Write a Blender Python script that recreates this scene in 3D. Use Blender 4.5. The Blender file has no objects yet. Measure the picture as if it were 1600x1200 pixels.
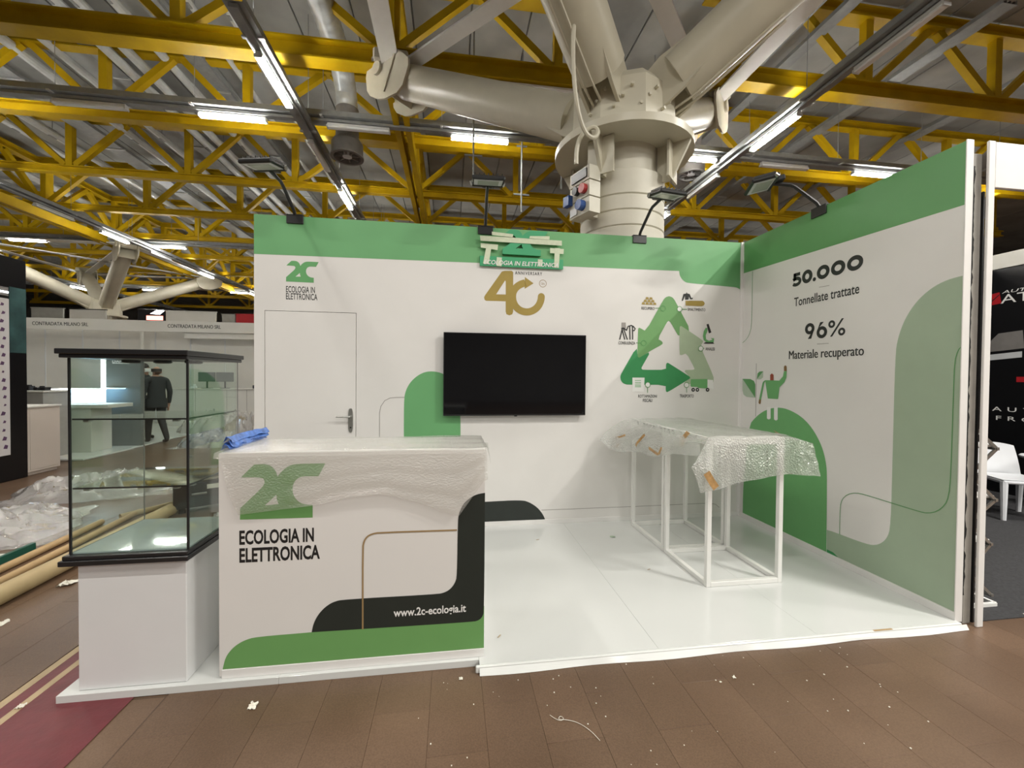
import bpy, bmesh, math, random
from mathutils import Vector, Matrix, noise
from mathutils.geometry import tessellate_polygon
random.seed(7)
C = bpy.context.scene.collection
scene = bpy.context.scene
PI = math.pi
FZ = -0.035                       # hall floor level; the booth platform's top is z = 0

# ------------------------------------------------------------------ camera
cam_d = bpy.data.cameras.new('camera'); cam = bpy.data.objects.new('camera', cam_d); C.objects.link(cam)
YAW, PITCH, ROLL = 0.142501, -0.0163956, 0.00837813
_f = Vector((math.sin(YAW)*math.cos(PITCH), math.cos(YAW)*math.cos(PITCH), math.sin(PITCH)))
_r = Vector((math.cos(YAW), -math.sin(YAW), 0)); _u = _r.cross(_f)
_r2 = _r*math.cos(ROLL)+_u*math.sin(ROLL); _u2 = _u*math.cos(ROLL)-_r*math.sin(ROLL)
cam.matrix_world = Matrix(((_r2.x,_u2.x,-_f.x,-3.1509),(_r2.y,_u2.y,-_f.y,-4.1982),(_r2.z,_u2.z,-_f.z,1.509),(0,0,0,1)))
cam_d.sensor_fit = 'HORIZONTAL'; cam_d.sensor_width = 36.0; cam_d.lens = 653.43/1600*36.0
cam_d.clip_start = 0.05; cam_d.clip_end = 300
scene.camera = cam

# ------------------------------------------------------------------ world, exposure, lamps outside the frame, added roof fill
w = bpy.data.worlds.new('world'); scene.world = w; w.use_nodes = True
w.node_tree.nodes['Background'].inputs[0].default_value = (0.75, 0.8, 0.78, 1)
w.node_tree.nodes['Background'].inputs[1].default_value = 0.05
scene.view_settings.view_transform = 'Standard'; scene.view_settings.look = 'None'
scene.view_settings.exposure = 2.05; scene.view_settings.gamma = 1.0
scene.view_settings.use_curve_mapping = False
LAMP_E = 34.0                     # radiance of a lit tube's diffuser
LAMP_COL = (1.0, 0.965, 0.90)
OFF_W = 26.0
ROOF_FILL_W = 5.5
def area(x, y, z, sx, sy, power, rot=(0,0,0)):
    d = bpy.data.lights.new('hall_lamp_or_fill', 'AREA'); d.shape = 'RECTANGLE'; d.size = sx; d.size_y = sy
    d.energy = power; d.color = LAMP_COL
    o = bpy.data.objects.new('hall_lamp_or_fill', d); C.objects.link(o); o.location = (x,y,z); o.rotation_euler = rot
for _x,_k in ((-12.2,.4),(-7.4,.7),(-2.6,1.1),(2.2,2.5),(7.0,2.5),(11.8,1.6)): area(_x, -4.65, 6.4, 1.22, .11, OFF_W*_k)
for _x,_k in ((-15.43,.3),(-6.18,.8),(3.3,2.1),(12.6,1.4)):
    for _y in (-1.25,-6.05,-10.85,-15.6): area(_x, _y, 6.4, .11, 1.22, OFF_W*_k)
for _x,_k in ((-12.2,.4),(-7.4,.6),(-2.6,1.0),(2.2,1.6),(7.0,1.6),(11.8,1.2)): area(_x, -14.0, 6.4, 1.22, .11, OFF_W*_k)
for _y in (3.55,8.35,13.15): area(12.6, _y, 6.4, .11, 1.22, OFF_W)
for _x in (11.6,16.4): area(_x, 4.72, 6.4, 1.22, .11, OFF_W)
# upward fill lights added along the lamp tracks to brighten the roof
for _x in (-24.8,-15.43,-6.18,3.3,12.6):
    for _y in (-8,0,8,16,24): area(_x, _y, 6.96, .2, 7.5, ROOF_FILL_W, (PI,0,0))
for _y in (4.72,14.1,23.5):
    for _x in (-20,-11,-2,7): area(_x, _y, 6.96, 8.5, .2, ROOF_FILL_W, (PI,0,0))

# ------------------------------------------------------------------ materials
def nodes_of(m): return m.node_tree.nodes, m.node_tree.links
def mat(name, col, rough=.5, metal=0.0, var=.06, scale=8.0, bump=0.0, bscale=60.0, spec=.5, coat=0.0, emit=None, estr=0.0):
    m = bpy.data.materials.new(name); m.use_nodes = True; N, L = nodes_of(m); b = N['Principled BSDF']
    b.inputs['Roughness'].default_value = rough; b.inputs['Metallic'].default_value = metal
    b.inputs['Specular IOR Level'].default_value = spec; b.inputs['Coat Weight'].default_value = coat
    tc = N.new('ShaderNodeTexCoord')
    if var > 0:
        n = N.new('ShaderNodeTexNoise'); n.inputs['Scale'].default_value = scale; n.inputs['Detail'].default_value = 4
        L.new(tc.outputs['Object'], n.inputs['Vector'])
        r = N.new('ShaderNodeValToRGB'); L.new(n.outputs['Fac'], r.inputs['Fac'])
        r.color_ramp.elements[0].position = .3; r.color_ramp.elements[1].position = .7
        r.color_ramp.elements[0].color = (*[c*(1-var) for c in col],1); r.color_ramp.elements[1].color = (*[min(1,c*(1+var)) for c in col],1)
        L.new(r.outputs['Color'], b.inputs['Base Color'])
    else: b.inputs['Base Color'].default_value = (*col,1)
    if bump > 0:
        n2 = N.new('ShaderNodeTexNoise'); n2.inputs['Scale'].default_value = bscale; L.new(tc.outputs['Object'], n2.inputs['Vector'])
        bp = N.new('ShaderNodeBump'); bp.inputs['Strength'].default_value = bump; bp.inputs['Distance'].default_value = .01
        L.new(n2.outputs['Fac'], bp.inputs['Height']); L.new(bp.outputs['Normal'], b.inputs['Normal'])
    if emit: b.inputs['Emission Color'].default_value = (*emit,1); b.inputs['Emission Strength'].default_value = estr
    return m
def srgb(r,g,b):
    f = lambda c: (c/255/12.92) if c/255 <= .04045 else ((c/255+.055)/1.055)**2.4
    return (f(r),f(g),f(b))
M = {}
M['white'] = mat('white_print_panel', (.76,.745,.72), .45, var=.015, scale=3, bump=.02, bscale=15)
M['white_side'] = mat('white_print_panel_side', (.76,.745,.72), .45, var=.015, scale=3)
M['white_edge'] = mat('white_edge', (.80,.79,.77), .4, var=.02)
M['platform'] = mat('glossy_white_floor_film', (.68,.695,.68), .12, var=.015, scale=2, bump=.03, bscale=7, spec=.5)
M['plinth'] = mat('white_laminate', (.74,.75,.75), .35, var=.02, scale=3)
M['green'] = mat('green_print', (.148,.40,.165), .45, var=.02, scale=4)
M['green_shaded'] = mat('green_print_shaded', (.118,.335,.115), .45, var=.02, scale=4)  # same green print, darkened in colour for the side wall's shade
M['dome'] = mat('dome_green_print', (.145,.40,.145), .45, var=.02)
M['sage'] = mat('sage_print', (.36,.46,.33), .45, var=.02)
M['logo_green'] = mat('logo_green_print', (.155,.36,.115), .45, var=.02)
M['slogo_green'] = mat('small_logo_green', (.13,.38,.14), .45, var=.02)
M['black_print'] = mat('charcoal_print', (.020,.026,.022), .4, var=.05)
M['ink'] = mat('black_ink', (.015,.015,.015), .45, var=.03)
M['gold'] = mat('gold_print', (.36,.26,.055), .45, var=.04)
M['gold_line'] = mat('gold_line_print', (.33,.22,.10), .45, var=.04)
M['grey_line'] = mat('grey_line_print', (.32,.30,.28), .5, var=.02)
M['arrow_a'] = mat('arrow_mid_green', (.16,.36,.13), .45, var=.04)
M['arrow_b'] = mat('arrow_dark_green', (.035,.27,.085), .45, var=.04)
M['arrow_c'] = mat('arrow_pale_green', (.40,.50,.34), .45, var=.04)
M['leaf_dark'] = mat('leaf_dark_print', (.10,.30,.10), .45, var=.02)
M['leaf_pale'] = mat('leaf_pale_print', (.42,.52,.40), .45, var=.02)
M['skin_print'] = mat('brown_print', (.22,.12,.04), .5, var=.02)
M['red_print'] = mat('red_brown_print', (.30,.06,.03), .5, var=.02)
M['white_print'] = mat('white_ink', (.82,.82,.80), .45, var=.01)
M['foam_green'] = mat('green_foam_board', (.05,.36,.16), .4, var=.02)
M['tape'] = mat('masking_tape', (.62,.68,.50), .6, var=.05, scale=40)
M['tan_tape'] = mat('brown_packing_tape', (.45,.27,.11), .35, var=.25, scale=40)
M['black_metal'] = mat('black_metal', (.012,.012,.012), .4, var=.05)
M['black_plastic'] = mat('black_plastic', (.015,.015,.016), .3, var=.05)
M['screen'] = mat('tv_screen', (.004,.004,.005), .06, var=0, spec=.35)
M['steel'] = mat('brushed_steel', (.42,.42,.40), .35, .9, var=.08, scale=30)
M['frame_white'] = mat('white_painted_steel', (.80,.80,.77), .35, var=.02)
M['cream'] = mat('cream_painted_steel', (.56,.53,.42), .38, var=.05, scale=3, bump=.05, bscale=6)
M['column'] = mat('cream_painted_concrete', (.60,.575,.48), .5, var=.05, scale=4, bump=.15, bscale=12)
M['yellow'] = mat('yellow_painted_steel', (.47,.305,.003), .5, spec=.2, var=.12, scale=2.5, bump=.03)
M['concrete'] = mat('ceiling_concrete', (.37,.38,.365), .85, var=.18, scale=1.2, bump=.2, bscale=20)
M['conc_b'] = mat('ceiling_concrete_darker', (.31,.32,.31), .85, var=.2, scale=1.0, bump=.2, bscale=18)
M['galv'] = mat('galvanised_steel', (.52,.55,.55), .35, .35, var=.15, scale=6)
M['tray'] = mat('dark_cable_tray', (.27,.285,.285), .5, .1, var=.1)
M['lamp_body'] = mat('lamp_housing', (.6,.62,.63), .4, var=.03)
M['lamp_off'] = mat('unlit_diffuser', (.85,.89,.91), .25, var=.02)
M['lamp_on'] = mat('lit_diffuser', (.9,.9,.9), .5, var=0, emit=LAMP_COL, estr=LAMP_E)
M['diff_grey'] = mat('grey_air_terminal', (.20,.19,.18), .55, var=.1)
M['crimson'] = mat('crimson_film', srgb(104,42,48), .4, var=.12, scale=14, bump=.1, bscale=40)
M['tan'] = mat('tan_tape_strip', (.42,.32,.19), .6, var=.1, scale=12)
M['card'] = mat('cardboard_tube', (.46,.35,.19), .65, var=.08, scale=6)
M['card2'] = mat('cardboard_tube_tan', (.47,.32,.16), .65, var=.08, scale=6)
M['green_dark'] = mat('dark_green_board', (.01,.09,.06), .5, var=.05)
M['hall_wall'] = mat('hall_wall_paint', (.30,.30,.29), .8, var=.08, scale=1)
M['stand_white'] = mat('stand_white_panel', (.64,.63,.58), .55, var=.03, scale=2)
M['stand_cab'] = mat('stand_cabinet_beige', (.58,.52,.46), .5, var=.03, scale=2)
M['stand_grey'] = mat('stand_grey_panel', (.075,.09,.09), .45, var=.05, scale=2)
M['black_stand'] = mat('black_stand_panel', (.006,.006,.007), .3, var=.05)
M['teal_print'] = mat('teal_print', (.035,.085,.085), .4, var=.5, scale=3)
M['poster'] = mat('poster_white', (.60,.58,.58), .4, var=.02)
M['icon'] = mat('poster_icon_ink', (.09,.04,.10), .5, var=.3, scale=30)
M['red'] = mat('red_panel', (.42,.012,.018), .45, var=.05)
M['grey_panel'] = mat('mid_grey_panel', (.33,.33,.30), .55, var=.05)
M['suit'] = mat('dark_suit_cloth', (.022,.025,.027), .8, var=.15, scale=20)
M['skin'] = mat('skin', (.50,.28,.19), .5, var=.05)
M['hair'] = mat('short_dark_hair', (.04,.03,.025), .7, var=.2)
M['mask'] = mat('white_mask_cloth', (.75,.75,.73), .7, var=.03)
M['shoe'] = mat('dark_shoe', (.012,.012,.012), .4, var=.05)
M['carpet_black'] = mat('black_carpet', (.028,.028,.03), .9, var=.3, scale=60, bump=.2, bscale=200)
M['chair_white'] = mat('white_plastic', (.78,.80,.83), .35, var=.02)
M['pillar'] = mat('grey_rough_board', (.40,.385,.35), .7, var=.12, scale=9, bump=.1)
M['blue_film'] = mat('blue_plastic_film', (.10,.22,.62), .25, var=.3, scale=30)
M['paper'] = mat('white_paper_scrap', (.78,.75,.66), .6, var=.05)
M['green_box'] = mat('green_crate_plastic', (.035,.085,.05), .5, var=.1)
M['board_wood'] = mat('raw_board', (.25,.22,.16), .65, var=.2, scale=12)
M['socket_blue'] = mat('blue_socket', (.03,.09,.30), .35, var=.05)
M['socket_red'] = mat('red_socket', (.35,.02,.02), .35, var=.05)
M['socket_box'] = mat('cream_box', (.58,.56,.46), .4, var=.03)
M['glow_white'] = mat('white_led_strip', (.9,.9,.9), .5, var=0, emit=(.92,.97,1.0), estr=3.0)
M['glow_blue'] = mat('blue_led_shelf', (.4,.6,.8), .5, var=0, emit=(.35,.62,1.0), estr=2.2)
M['flood_glass'] = mat('floodlight_glass', (.42,.46,.40), .2, var=.03)
M['red_glow'] = mat('red_lit_panel', (.5,.05,.05), .5, var=0, emit=(1.0,.18,.14), estr=1.6)
M['black_foam'] = mat('torn_black_foam', (.008,.008,.008), .95, var=.3, scale=40, bump=.5, bscale=90)

def tile_mat():
    m = bpy.data.materials.new('brown_floor_tile'); m.use_nodes = True; N, L = nodes_of(m); b = N['Principled BSDF']
    tc = N.new('ShaderNodeTexCoord'); gm = N.new('ShaderNodeNewGeometry'); oi = N.new('ShaderNodeObjectInfo')
    n = N.new('ShaderNodeTexNoise'); n.inputs['Scale'].default_value = 1.6; n.inputs['Detail'].default_value = 5; L.new(gm.outputs['Position'], n.inputs['Vector'])
    n2 = N.new('ShaderNodeTexNoise'); n2.inputs['Scale'].default_value = 150; n2.inputs['Detail'].default_value = 2; L.new(gm.outputs['Position'], n2.inputs['Vector'])
    r = N.new('ShaderNodeValToRGB'); L.new(n.outputs['Fac'], r.inputs['Fac'])
    r.color_ramp.elements[0].color = (.112,.068,.042,1); r.color_ramp.elements[1].color = (.165,.105,.068,1)
    r.color_ramp.elements[0].position=.3; r.color_ramp.elements[1].position=.72
    mx = N.new('ShaderNodeMix'); mx.data_type='RGBA'; mx.blend_type='OVERLAY'; mx.inputs[0].default_value=.35
    L.new(r.outputs['Color'], mx.inputs[6]); L.new(n2.outputs['Fac'], mx.inputs[7])
    hs = N.new('ShaderNodeHueSaturation'); mr = N.new('ShaderNodeMapRange'); mr.inputs[3].default_value=.94; mr.inputs[4].default_value=1.06
    L.new(oi.outputs['Random'], mr.inputs[0]); L.new(mr.outputs[0], hs.inputs['Value']); L.new(mx.outputs[2], hs.inputs['Color'])
    L.new(hs.outputs['Color'], b.inputs['Base Color']); b.inputs['Roughness'].default_value=.36; b.inputs['Specular IOR Level'].default_value=.35
    bp = N.new('ShaderNodeBump'); bp.inputs['Strength'].default_value=.12; bp.inputs['Distance'].default_value=.004
    L.new(n2.outputs['Fac'], bp.inputs['Height']); L.new(bp.outputs['Normal'], b.inputs['Normal'])
    return m
M['tile'] = tile_mat()
def hall_floor_mat():
    m = M['tile'].copy(); m.name = 'hall_floor_tiles_far'; N, L = nodes_of(m); b = N['Principled BSDF']
    src = b.inputs['Base Color'].links[0].from_socket
    gm = N.new('ShaderNodeNewGeometry'); br = N.new('ShaderNodeTexBrick'); br.inputs['Scale'].default_value = 1.0
    br.inputs['Brick Width'].default_value=.5; br.inputs['Row Height'].default_value=.25; br.inputs['Mortar Size'].default_value=.004
    br.inputs['Color1'].default_value=(1,1,1,1); br.inputs['Color2'].default_value=(.93,.93,.93,1); br.inputs['Mortar'].default_value=(.6,.6,.6,1)
    mp = N.new('ShaderNodeMapping'); mp.inputs['Rotation'].default_value=(0,0,PI/2); L.new(gm.outputs['Position'], mp.inputs['Vector']); L.new(mp.outputs[0], br.inputs['Vector'])
    mx = N.new('ShaderNodeMix'); mx.data_type='RGBA'; mx.blend_type='MULTIPLY'; mx.inputs[0].default_value=1
    L.new(src, mx.inputs[6]); L.new(br.outputs['Color'], mx.inputs[7]); L.new(mx.outputs[2], b.inputs['Base Color'])
    return m
M['hall_floor'] = hall_floor_mat()
def clear_mat(name, tint, base=.04, power=4.0, rough=.02, film=0.0, film_col=(.8,.8,.8), bump=None):
    """thin clear sheet: see-through, with a facing-angle reflection and an optional milky film"""
    m = bpy.data.materials.new(name); m.use_nodes = True; N, L = nodes_of(m); N.remove(N['Principled BSDF'])
    out = N['Material Output']; tr = N.new('ShaderNodeBsdfTransparent'); tr.inputs[0].default_value=(*tint,1)
    gl = N.new('ShaderNodeBsdfGlossy'); gl.inputs['Roughness'].default_value = rough; gl.inputs[0].default_value=(1,1,1,1)
    lw = N.new('ShaderNodeLayerWeight'); lw.inputs['Blend'].default_value=.5
    pw = N.new('ShaderNodeMath'); pw.operation='POWER'; L.new(lw.outputs['Facing'], pw.inputs[0]); pw.inputs[1].default_value = power
    ma = N.new('ShaderNodeMath'); ma.operation='MULTIPLY_ADD'; L.new(pw.outputs[0], ma.inputs[0]); ma.inputs[1].default_value=.8; ma.inputs[2].default_value=base
    nrm = None
    if bump:
        kind, sc, st = bump; tc = N.new('ShaderNodeTexCoord')
        if kind == 'bubble':
            v = N.new('ShaderNodeTexVoronoi'); v.inputs['Scale'].default_value = sc; L.new(tc.outputs['Object'], v.inputs['Vector']); h = v.outputs['Distance']
        else:
            v = N.new('ShaderNodeTexNoise'); v.inputs['Scale'].default_value = sc; v.inputs['Detail'].default_value=5; L.new(tc.outputs['Object'], v.inputs['Vector']); h = v.outputs['Fac']
        bp = N.new('ShaderNodeBump'); bp.inputs['Strength'].default_value = st; bp.inputs['Distance'].default_value=.01; L.new(h, bp.inputs['Height']); nrm = bp.outputs['Normal']
        L.new(nrm, gl.inputs['Normal'])
    base_sh = tr.outputs[0]
    if film > 0:
        df = N.new('ShaderNodeBsdfDiffuse'); df.inputs[0].default_value=(*film_col,1); tl = N.new('ShaderNodeBsdfTranslucent'); tl.inputs[0].default_value=(*film_col,1)
        m2 = N.new('ShaderNodeMixShader'); m2.inputs[0].default_value=.5; L.new(df.outputs[0], m2.inputs[1]); L.new(tl.outputs[0], m2.inputs[2])
        m3 = N.new('ShaderNodeMixShader'); m3.inputs[0].default_value=film; L.new(tr.outputs[0], m3.inputs[1]); L.new(m2.outputs[0], m3.inputs[2]); base_sh = m3.outputs[0]
        if nrm: L.new(nrm, df.inputs['Normal'])
    mx = N.new('ShaderNodeMixShader'); L.new(ma.outputs[0], mx.inputs[0]); L.new(base_sh, mx.inputs[1]); L.new(gl.outputs[0], mx.inputs[2])
    L.new(mx.outputs[0], out.inputs['Surface']); return m
M['glass'] = clear_mat('showcase_glass', (.93,.965,.945), .035, 4.5, .01)
M['shelf_glass'] = clear_mat('shelf_glass', (.90,.95,.93), .05, 4.0, .02)
M['bubble'] = clear_mat('bubble_wrap', (.97,.98,.97), .13, 2.4, .15, .44, (.86,.88,.84), ('bubble', 80, .75))
M['bubble2'] = clear_mat('bubble_wrap_counter', (.96,.96,.95), .08, 3.0, .16, .30, (.84,.825,.79), ('bubble', 110, .4))
M['film'] = clear_mat('crumpled_plastic_film', (.95,.95,.94), .14, 2.2, .10, .50, (.82,.81,.78), ('noise', 38, 1.0))
M['case_floor'] = mat('grey_glass_floor', (.50,.55,.545), .035, var=.02, scale=3, bump=.015, bscale=9)
M['roof_duct'] = mat('white_roof_pipe', (.62,.65,.65), .4, .1, var=.08)
M['skirt'] = mat('white_skirt_film', (.78,.80,.78), .2, var=.02)

# ------------------------------------------------------------------ mesh helpers
class MB:
    def __init__(s): s.v=[]; s.f=[]; s.m=[]; s.cur=0
    def face(s, idx): s.f.append(tuple(idx)); s.m.append(s.cur)
    def add(s, vs, fs):
        b=len(s.v); s.v += [tuple(v) for v in vs]
        for f in fs: s.face([b+i for i in f])
        return s
    def box(s, x0,x1,y0,y1,z0,z1):
        return s.add([(x0,y0,z0),(x1,y0,z0),(x1,y1,z0),(x0,y1,z0),(x0,y0,z1),(x1,y0,z1),(x1,y1,z1),(x0,y1,z1)],
                     [(0,3,2,1),(4,5,6,7),(0,1,5,4),(1,2,6,5),(2,3,7,6),(3,0,4,7)])
    def bbox(s, x0,x1,y0,y1,z0,z1,b=.004):
        """box with chamfered edges"""
        bm = bmesh.new(); bmesh.ops.create_cube(bm, size=1)
        for v in bm.verts: v.co = Vector(((x0+x1)/2+v.co.x*(x1-x0),(y0+y1)/2+v.co.y*(y1-y0),(z0+z1)/2+v.co.z*(z1-z0)))
        bmesh.ops.bevel(bm, geom=bm.edges[:], offset=b, segments=1, affect='EDGES')
        bm.verts.index_update(); s.add([v.co[:] for v in bm.verts],[[v.index for v in f.verts] for f in bm.faces]); bm.free(); return s
    def bar(s, p, q, w, h, up=(0,0,1)):
        p=Vector(p); q=Vector(q); d=(q-p).normalized(); up=Vector(up)
        if abs(d.dot(up))>.99: up=Vector((0,1,0))
        a=d.cross(up).normalized()*w/2; b=a.cross(d).normalized()*h/2
        vs=[p-a-b,p+a-b,p+a+b,p-a+b,q-a-b,q+a-b,q+a+b,q-a+b]
        return s.add([v[:] for v in vs],[(0,3,2,1),(4,5,6,7),(0,1,5,4),(1,2,6,5),(2,3,7,6),(3,0,4,7)])
    def ibar(s, p, q, w, h, t=.03, up=(0,0,1)):
        """I or channel section: two flanges and a web"""
        p=Vector(p); q=Vector(q); d=(q-p).normalized(); u=Vector(up)
        if abs(d.dot(u))>.99: u=Vector((0,1,0))
        a=d.cross(u).normalized(); b=a.cross(d).normalized()
        o=b*(h/2-t/2)
        s.bar(p+o,q+o,w,t,up); s.bar(p-o,q-o,w,t,up); s.bar(p,q,t*1.4,h-2*t,up); return s
    def tube(s, pts, r, n=8, cap=True, rs=None):
        pts=[Vector(p) for p in pts]; b0=len(s.v); prev=None
        for i,p in enumerate(pts):
            d=(pts[min(i+1,len(pts)-1)]-pts[max(i-1,0)]).normalized()
            if prev is None:
                ref=Vector((0,0,1)) if abs(d.z)<.9 else Vector((1,0,0)); a=d.cross(ref).normalized()
            else: a=(prev-d*prev.dot(d)).normalized()
            prev=a; bb=d.cross(a); rr=rs[i] if rs else r
            for k in range(n):
                t=2*PI*k/n; s.v.append((p+a*math.cos(t)*rr+bb*math.sin(t)*rr)[:])
        for i in range(len(pts)-1):
            for k in range(n): s.face((b0+i*n+k,b0+i*n+(k+1)%n,b0+(i+1)*n+(k+1)%n,b0+(i+1)*n+k))
        if cap: s.face([b0+k for k in range(n)][::-1]); e=b0+(len(pts)-1)*n; s.face([e+k for k in range(n)])
        return s
    def lathe(s, prof, c, n=24, axis=None, cap=True):
        """prof: (radius, height) pairs turned about a vertical axis at c"""
        b0=len(s.v); c=Vector(c)
        for r,z in prof:
            for k in range(n):
                t=2*PI*k/n; s.v.append((c.x+r*math.cos(t),c.y+r*math.sin(t),c.z+z))
        for i in range(len(prof)-1):
            for k in range(n): s.face((b0+i*n+k,b0+i*n+(k+1)%n,b0+(i+1)*n+(k+1)%n,b0+(i+1)*n+k))
        if cap: s.face([b0+k for k in range(n)][::-1]); e=b0+(len(prof)-1)*n; s.face([e+k for k in range(n)])
        return s
    def prism(s, poly, to3, t0, t1, holes=()):
        """flat outline (with holes) given depth; to3(u, v, t) maps to the scene"""
        loops=[[Vector((u,v,0)) for u,v in poly]]+[[Vector((u,v,0)) for u,v in h] for h in holes]
        flat=[p for l in loops for p in l]; tris=tessellate_polygon(loops); b0=len(s.v); n=len(flat)
        for p in flat: s.v.append(tuple(to3(p.x,p.y,t0)))
        if t1 is None:
            for t in tris: s.face([b0+i for i in t])
            return s
        for p in flat: s.v.append(tuple(to3(p.x,p.y,t1)))
        for t in tris: s.face([b0+i for i in t]); s.face([b0+n+i for i in t][::-1])
        o=0
        for l in loops:
            k=len(l)
            for i in range(k): a=b0+o+i; c=b0+o+(i+1)%k; s.face((a,c,c+n,a+n))
            o+=k
        return s
    def grid(s, fn, nu, nv):
        b=len(s.v)
        for j in range(nv+1):
            for i in range(nu+1): s.v.append(tuple(fn(i/nu,j/nv)))
        for j in range(nv):
            for i in range(nu): a=b+j*(nu+1)+i; s.face((a,a+1,a+nu+2,a+nu+1))
        return s
    def xform(s, mtx): s.v=[tuple(mtx@Vector(v)) for v in s.v]; return s
    def build(s, name, mats, parent=None, smooth=False, label=None):
        me=bpy.data.meshes.new(name); off=Vector((0,0,0))
        if parent is not None:
            r=parent
            while r: off+=r.location; r=r.parent
        me.from_pydata([(v[0]-off.x,v[1]-off.y,v[2]-off.z) for v in s.v],[],s.f); me.update()
        for mm in (mats if isinstance(mats,(list,tuple)) else [mats]): me.materials.append(M[mm])
        if max(s.m or [0])>0: me.polygons.foreach_set('material_index', s.m)
        if smooth: me.polygons.foreach_set('use_smooth',[True]*len(me.polygons))
        bm=bmesh.new(); bm.from_mesh(me); bmesh.ops.recalc_face_normals(bm, faces=bm.faces[:])
        if smooth:
            for e in bm.edges:
                if len(e.link_faces)==2 and e.calc_face_angle(0)>.6: e.smooth=False
        bm.to_mesh(me); bm.free()
        o=bpy.data.objects.new(name,me); C.objects.link(o)
        if parent is not None: o.parent=parent
        if label: o['label']=label
        return o
def tag(o, label, cat, group=None, kind=None):
    o['label']=label; o['category']=cat
    if group: o['group']=group
    if kind: o['kind']=kind
    return o
def thing(name, loc, label, cat, group=None):
    o=bpy.data.objects.new(name,None); C.objects.link(o); o.location=loc; o.empty_display_size=.1
    return tag(o,label,cat,group)
def struct(o): o['kind']='structure'; return o
def copy_tree(root, loc, rz=0.0):
    r=root.copy(); C.objects.link(r); r.location=loc; r.rotation_euler=(0,0,rz)
    for ch in list(root.children):
        c=ch.copy(); C.objects.link(c); c.parent=r
        for g in list(ch.children): d=g.copy(); C.objects.link(d); d.parent=c
    return r
def move_tree(root, loc, rz=0.0): root.location=loc; root.rotation_euler=(0,0,rz); return root

# flat print: shapes on the back wall (x,z), the side wall (y,z), the counter front (x,z)
LY=.0007
def on_back(k, y0=0.0): return lambda u,v,t: (u, y0-LY*k-t, v)
def on_side(k, x0=0.0): return lambda u,v,t: (x0-LY*k-t, u, v)
def decal(name, polys, mp, m, parent, holes=(), label=None):
    mb=MB()
    for i,p in enumerate(polys): mb.prism(p, mp, (i%7)*6e-5, None, holes if i==0 else ())
    return mb.build(name,m,parent,label=label)
def stroke(pts, wd, closed=False):
    """outline strips of a drawn line of width wd; one quad per piece"""
    P=[Vector(p) for p in pts]; n=len(P); L=[]; R=[]
    for i in range(n):
        a=P[(i-1)%n] if closed or i>0 else P[i]; b=P[(i+1)%n] if closed or i<n-1 else P[i]
        d=(b-a); d=d.normalized() if d.length>0 else Vector((1,0)); nn=Vector((-d.y,d.x))*wd/2; L.append(P[i]+nn); R.append(P[i]-nn)
    m=n if closed else n-1
    return [[tuple(L[i]),tuple(L[(i+1)%n]),tuple(R[(i+1)%n]),tuple(R[i])] for i in range(m)]
def circle(c, r, n=20, a0=0.0, a1=2*PI): return [(c[0]+r*math.cos(a0+(a1-a0)*i/n),c[1]+r*math.sin(a0+(a1-a0)*i/n)) for i in range(n)]
def smooth(pts, it=2):
    for _ in range(it):
        q=[pts[0]]
        for a,b in zip(pts,pts[1:]): q+= [(a[0]*.75+b[0]*.25,a[1]*.75+b[1]*.25),(a[0]*.25+b[0]*.75,a[1]*.25+b[1]*.75)]
        pts=q+[pts[-1]]
    return pts
def smooth3(pts, it=2):
    P=[Vector(p) for p in pts]
    for _ in range(it):
        q=[P[0]]
        for a,b in zip(P,P[1:]): q+=[a.lerp(b,.25),a.lerp(b,.75)]
        P=q+[P[-1]]
    return P
def smooth_arc(pts, it=2, sharp=.75):
    """round the shallow corners of a drawn outline, keep the sharp ones"""
    for _ in range(it):
        q=[]; n=len(pts)
        for i in range(n):
            a,b,c=Vector(pts[i-1]),Vector(pts[i]),Vector(pts[(i+1)%n]); u=b-a; v=c-b
            if u.length<1e-6 or v.length<1e-6 or u.angle(v)>sharp: q.append(tuple(b))
            else: q+=[tuple(b.lerp(a,.25)),tuple(b.lerp(c,.25))]
        pts=q
    return pts
def smooth_closed(pts, it=1, keep=.02):
    for _ in range(it):
        q=[]; n=len(pts)
        for i in range(n):
            a,b=pts[i],pts[(i+1)%n]; q+=[(a[0]*.8+b[0]*.2,a[1]*.8+b[1]*.2),(a[0]*.2+b[0]*.8,a[1]*.2+b[1]*.8)]
        pts=q
    return pts
_txt={}
def glyphs(s, bold=0.0, shear=0.0, space=1.0):
    key=(s,bold,shear,space)
    if key not in _txt:
        cu=bpy.data.curves.new('lettering','FONT'); cu.body=s; cu.size=1; cu.offset=bold; cu.shear=shear; cu.space_character=space; cu.resolution_u=3
        o=bpy.data.objects.new('lettering',cu); C.objects.link(o); bpy.context.view_layer.update()
        me=o.to_mesh(); vs=[(v.co.x,v.co.y) for v in me.vertices]; fs=[tuple(p.vertices) for p in me.polygons]
        o.to_mesh_clear(); bpy.data.objects.remove(o); bpy.data.curves.remove(cu)
        x0=min(v[0] for v in vs); x1=max(v[0] for v in vs); y0=min(v[1] for v in vs); y1=max(v[1] for v in vs)
        _txt[key]=([((v[0]-x0)/(x1-x0),(v[1]-y0)/(y1-y0)) for v in vs],fs)
    return _txt[key]
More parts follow.
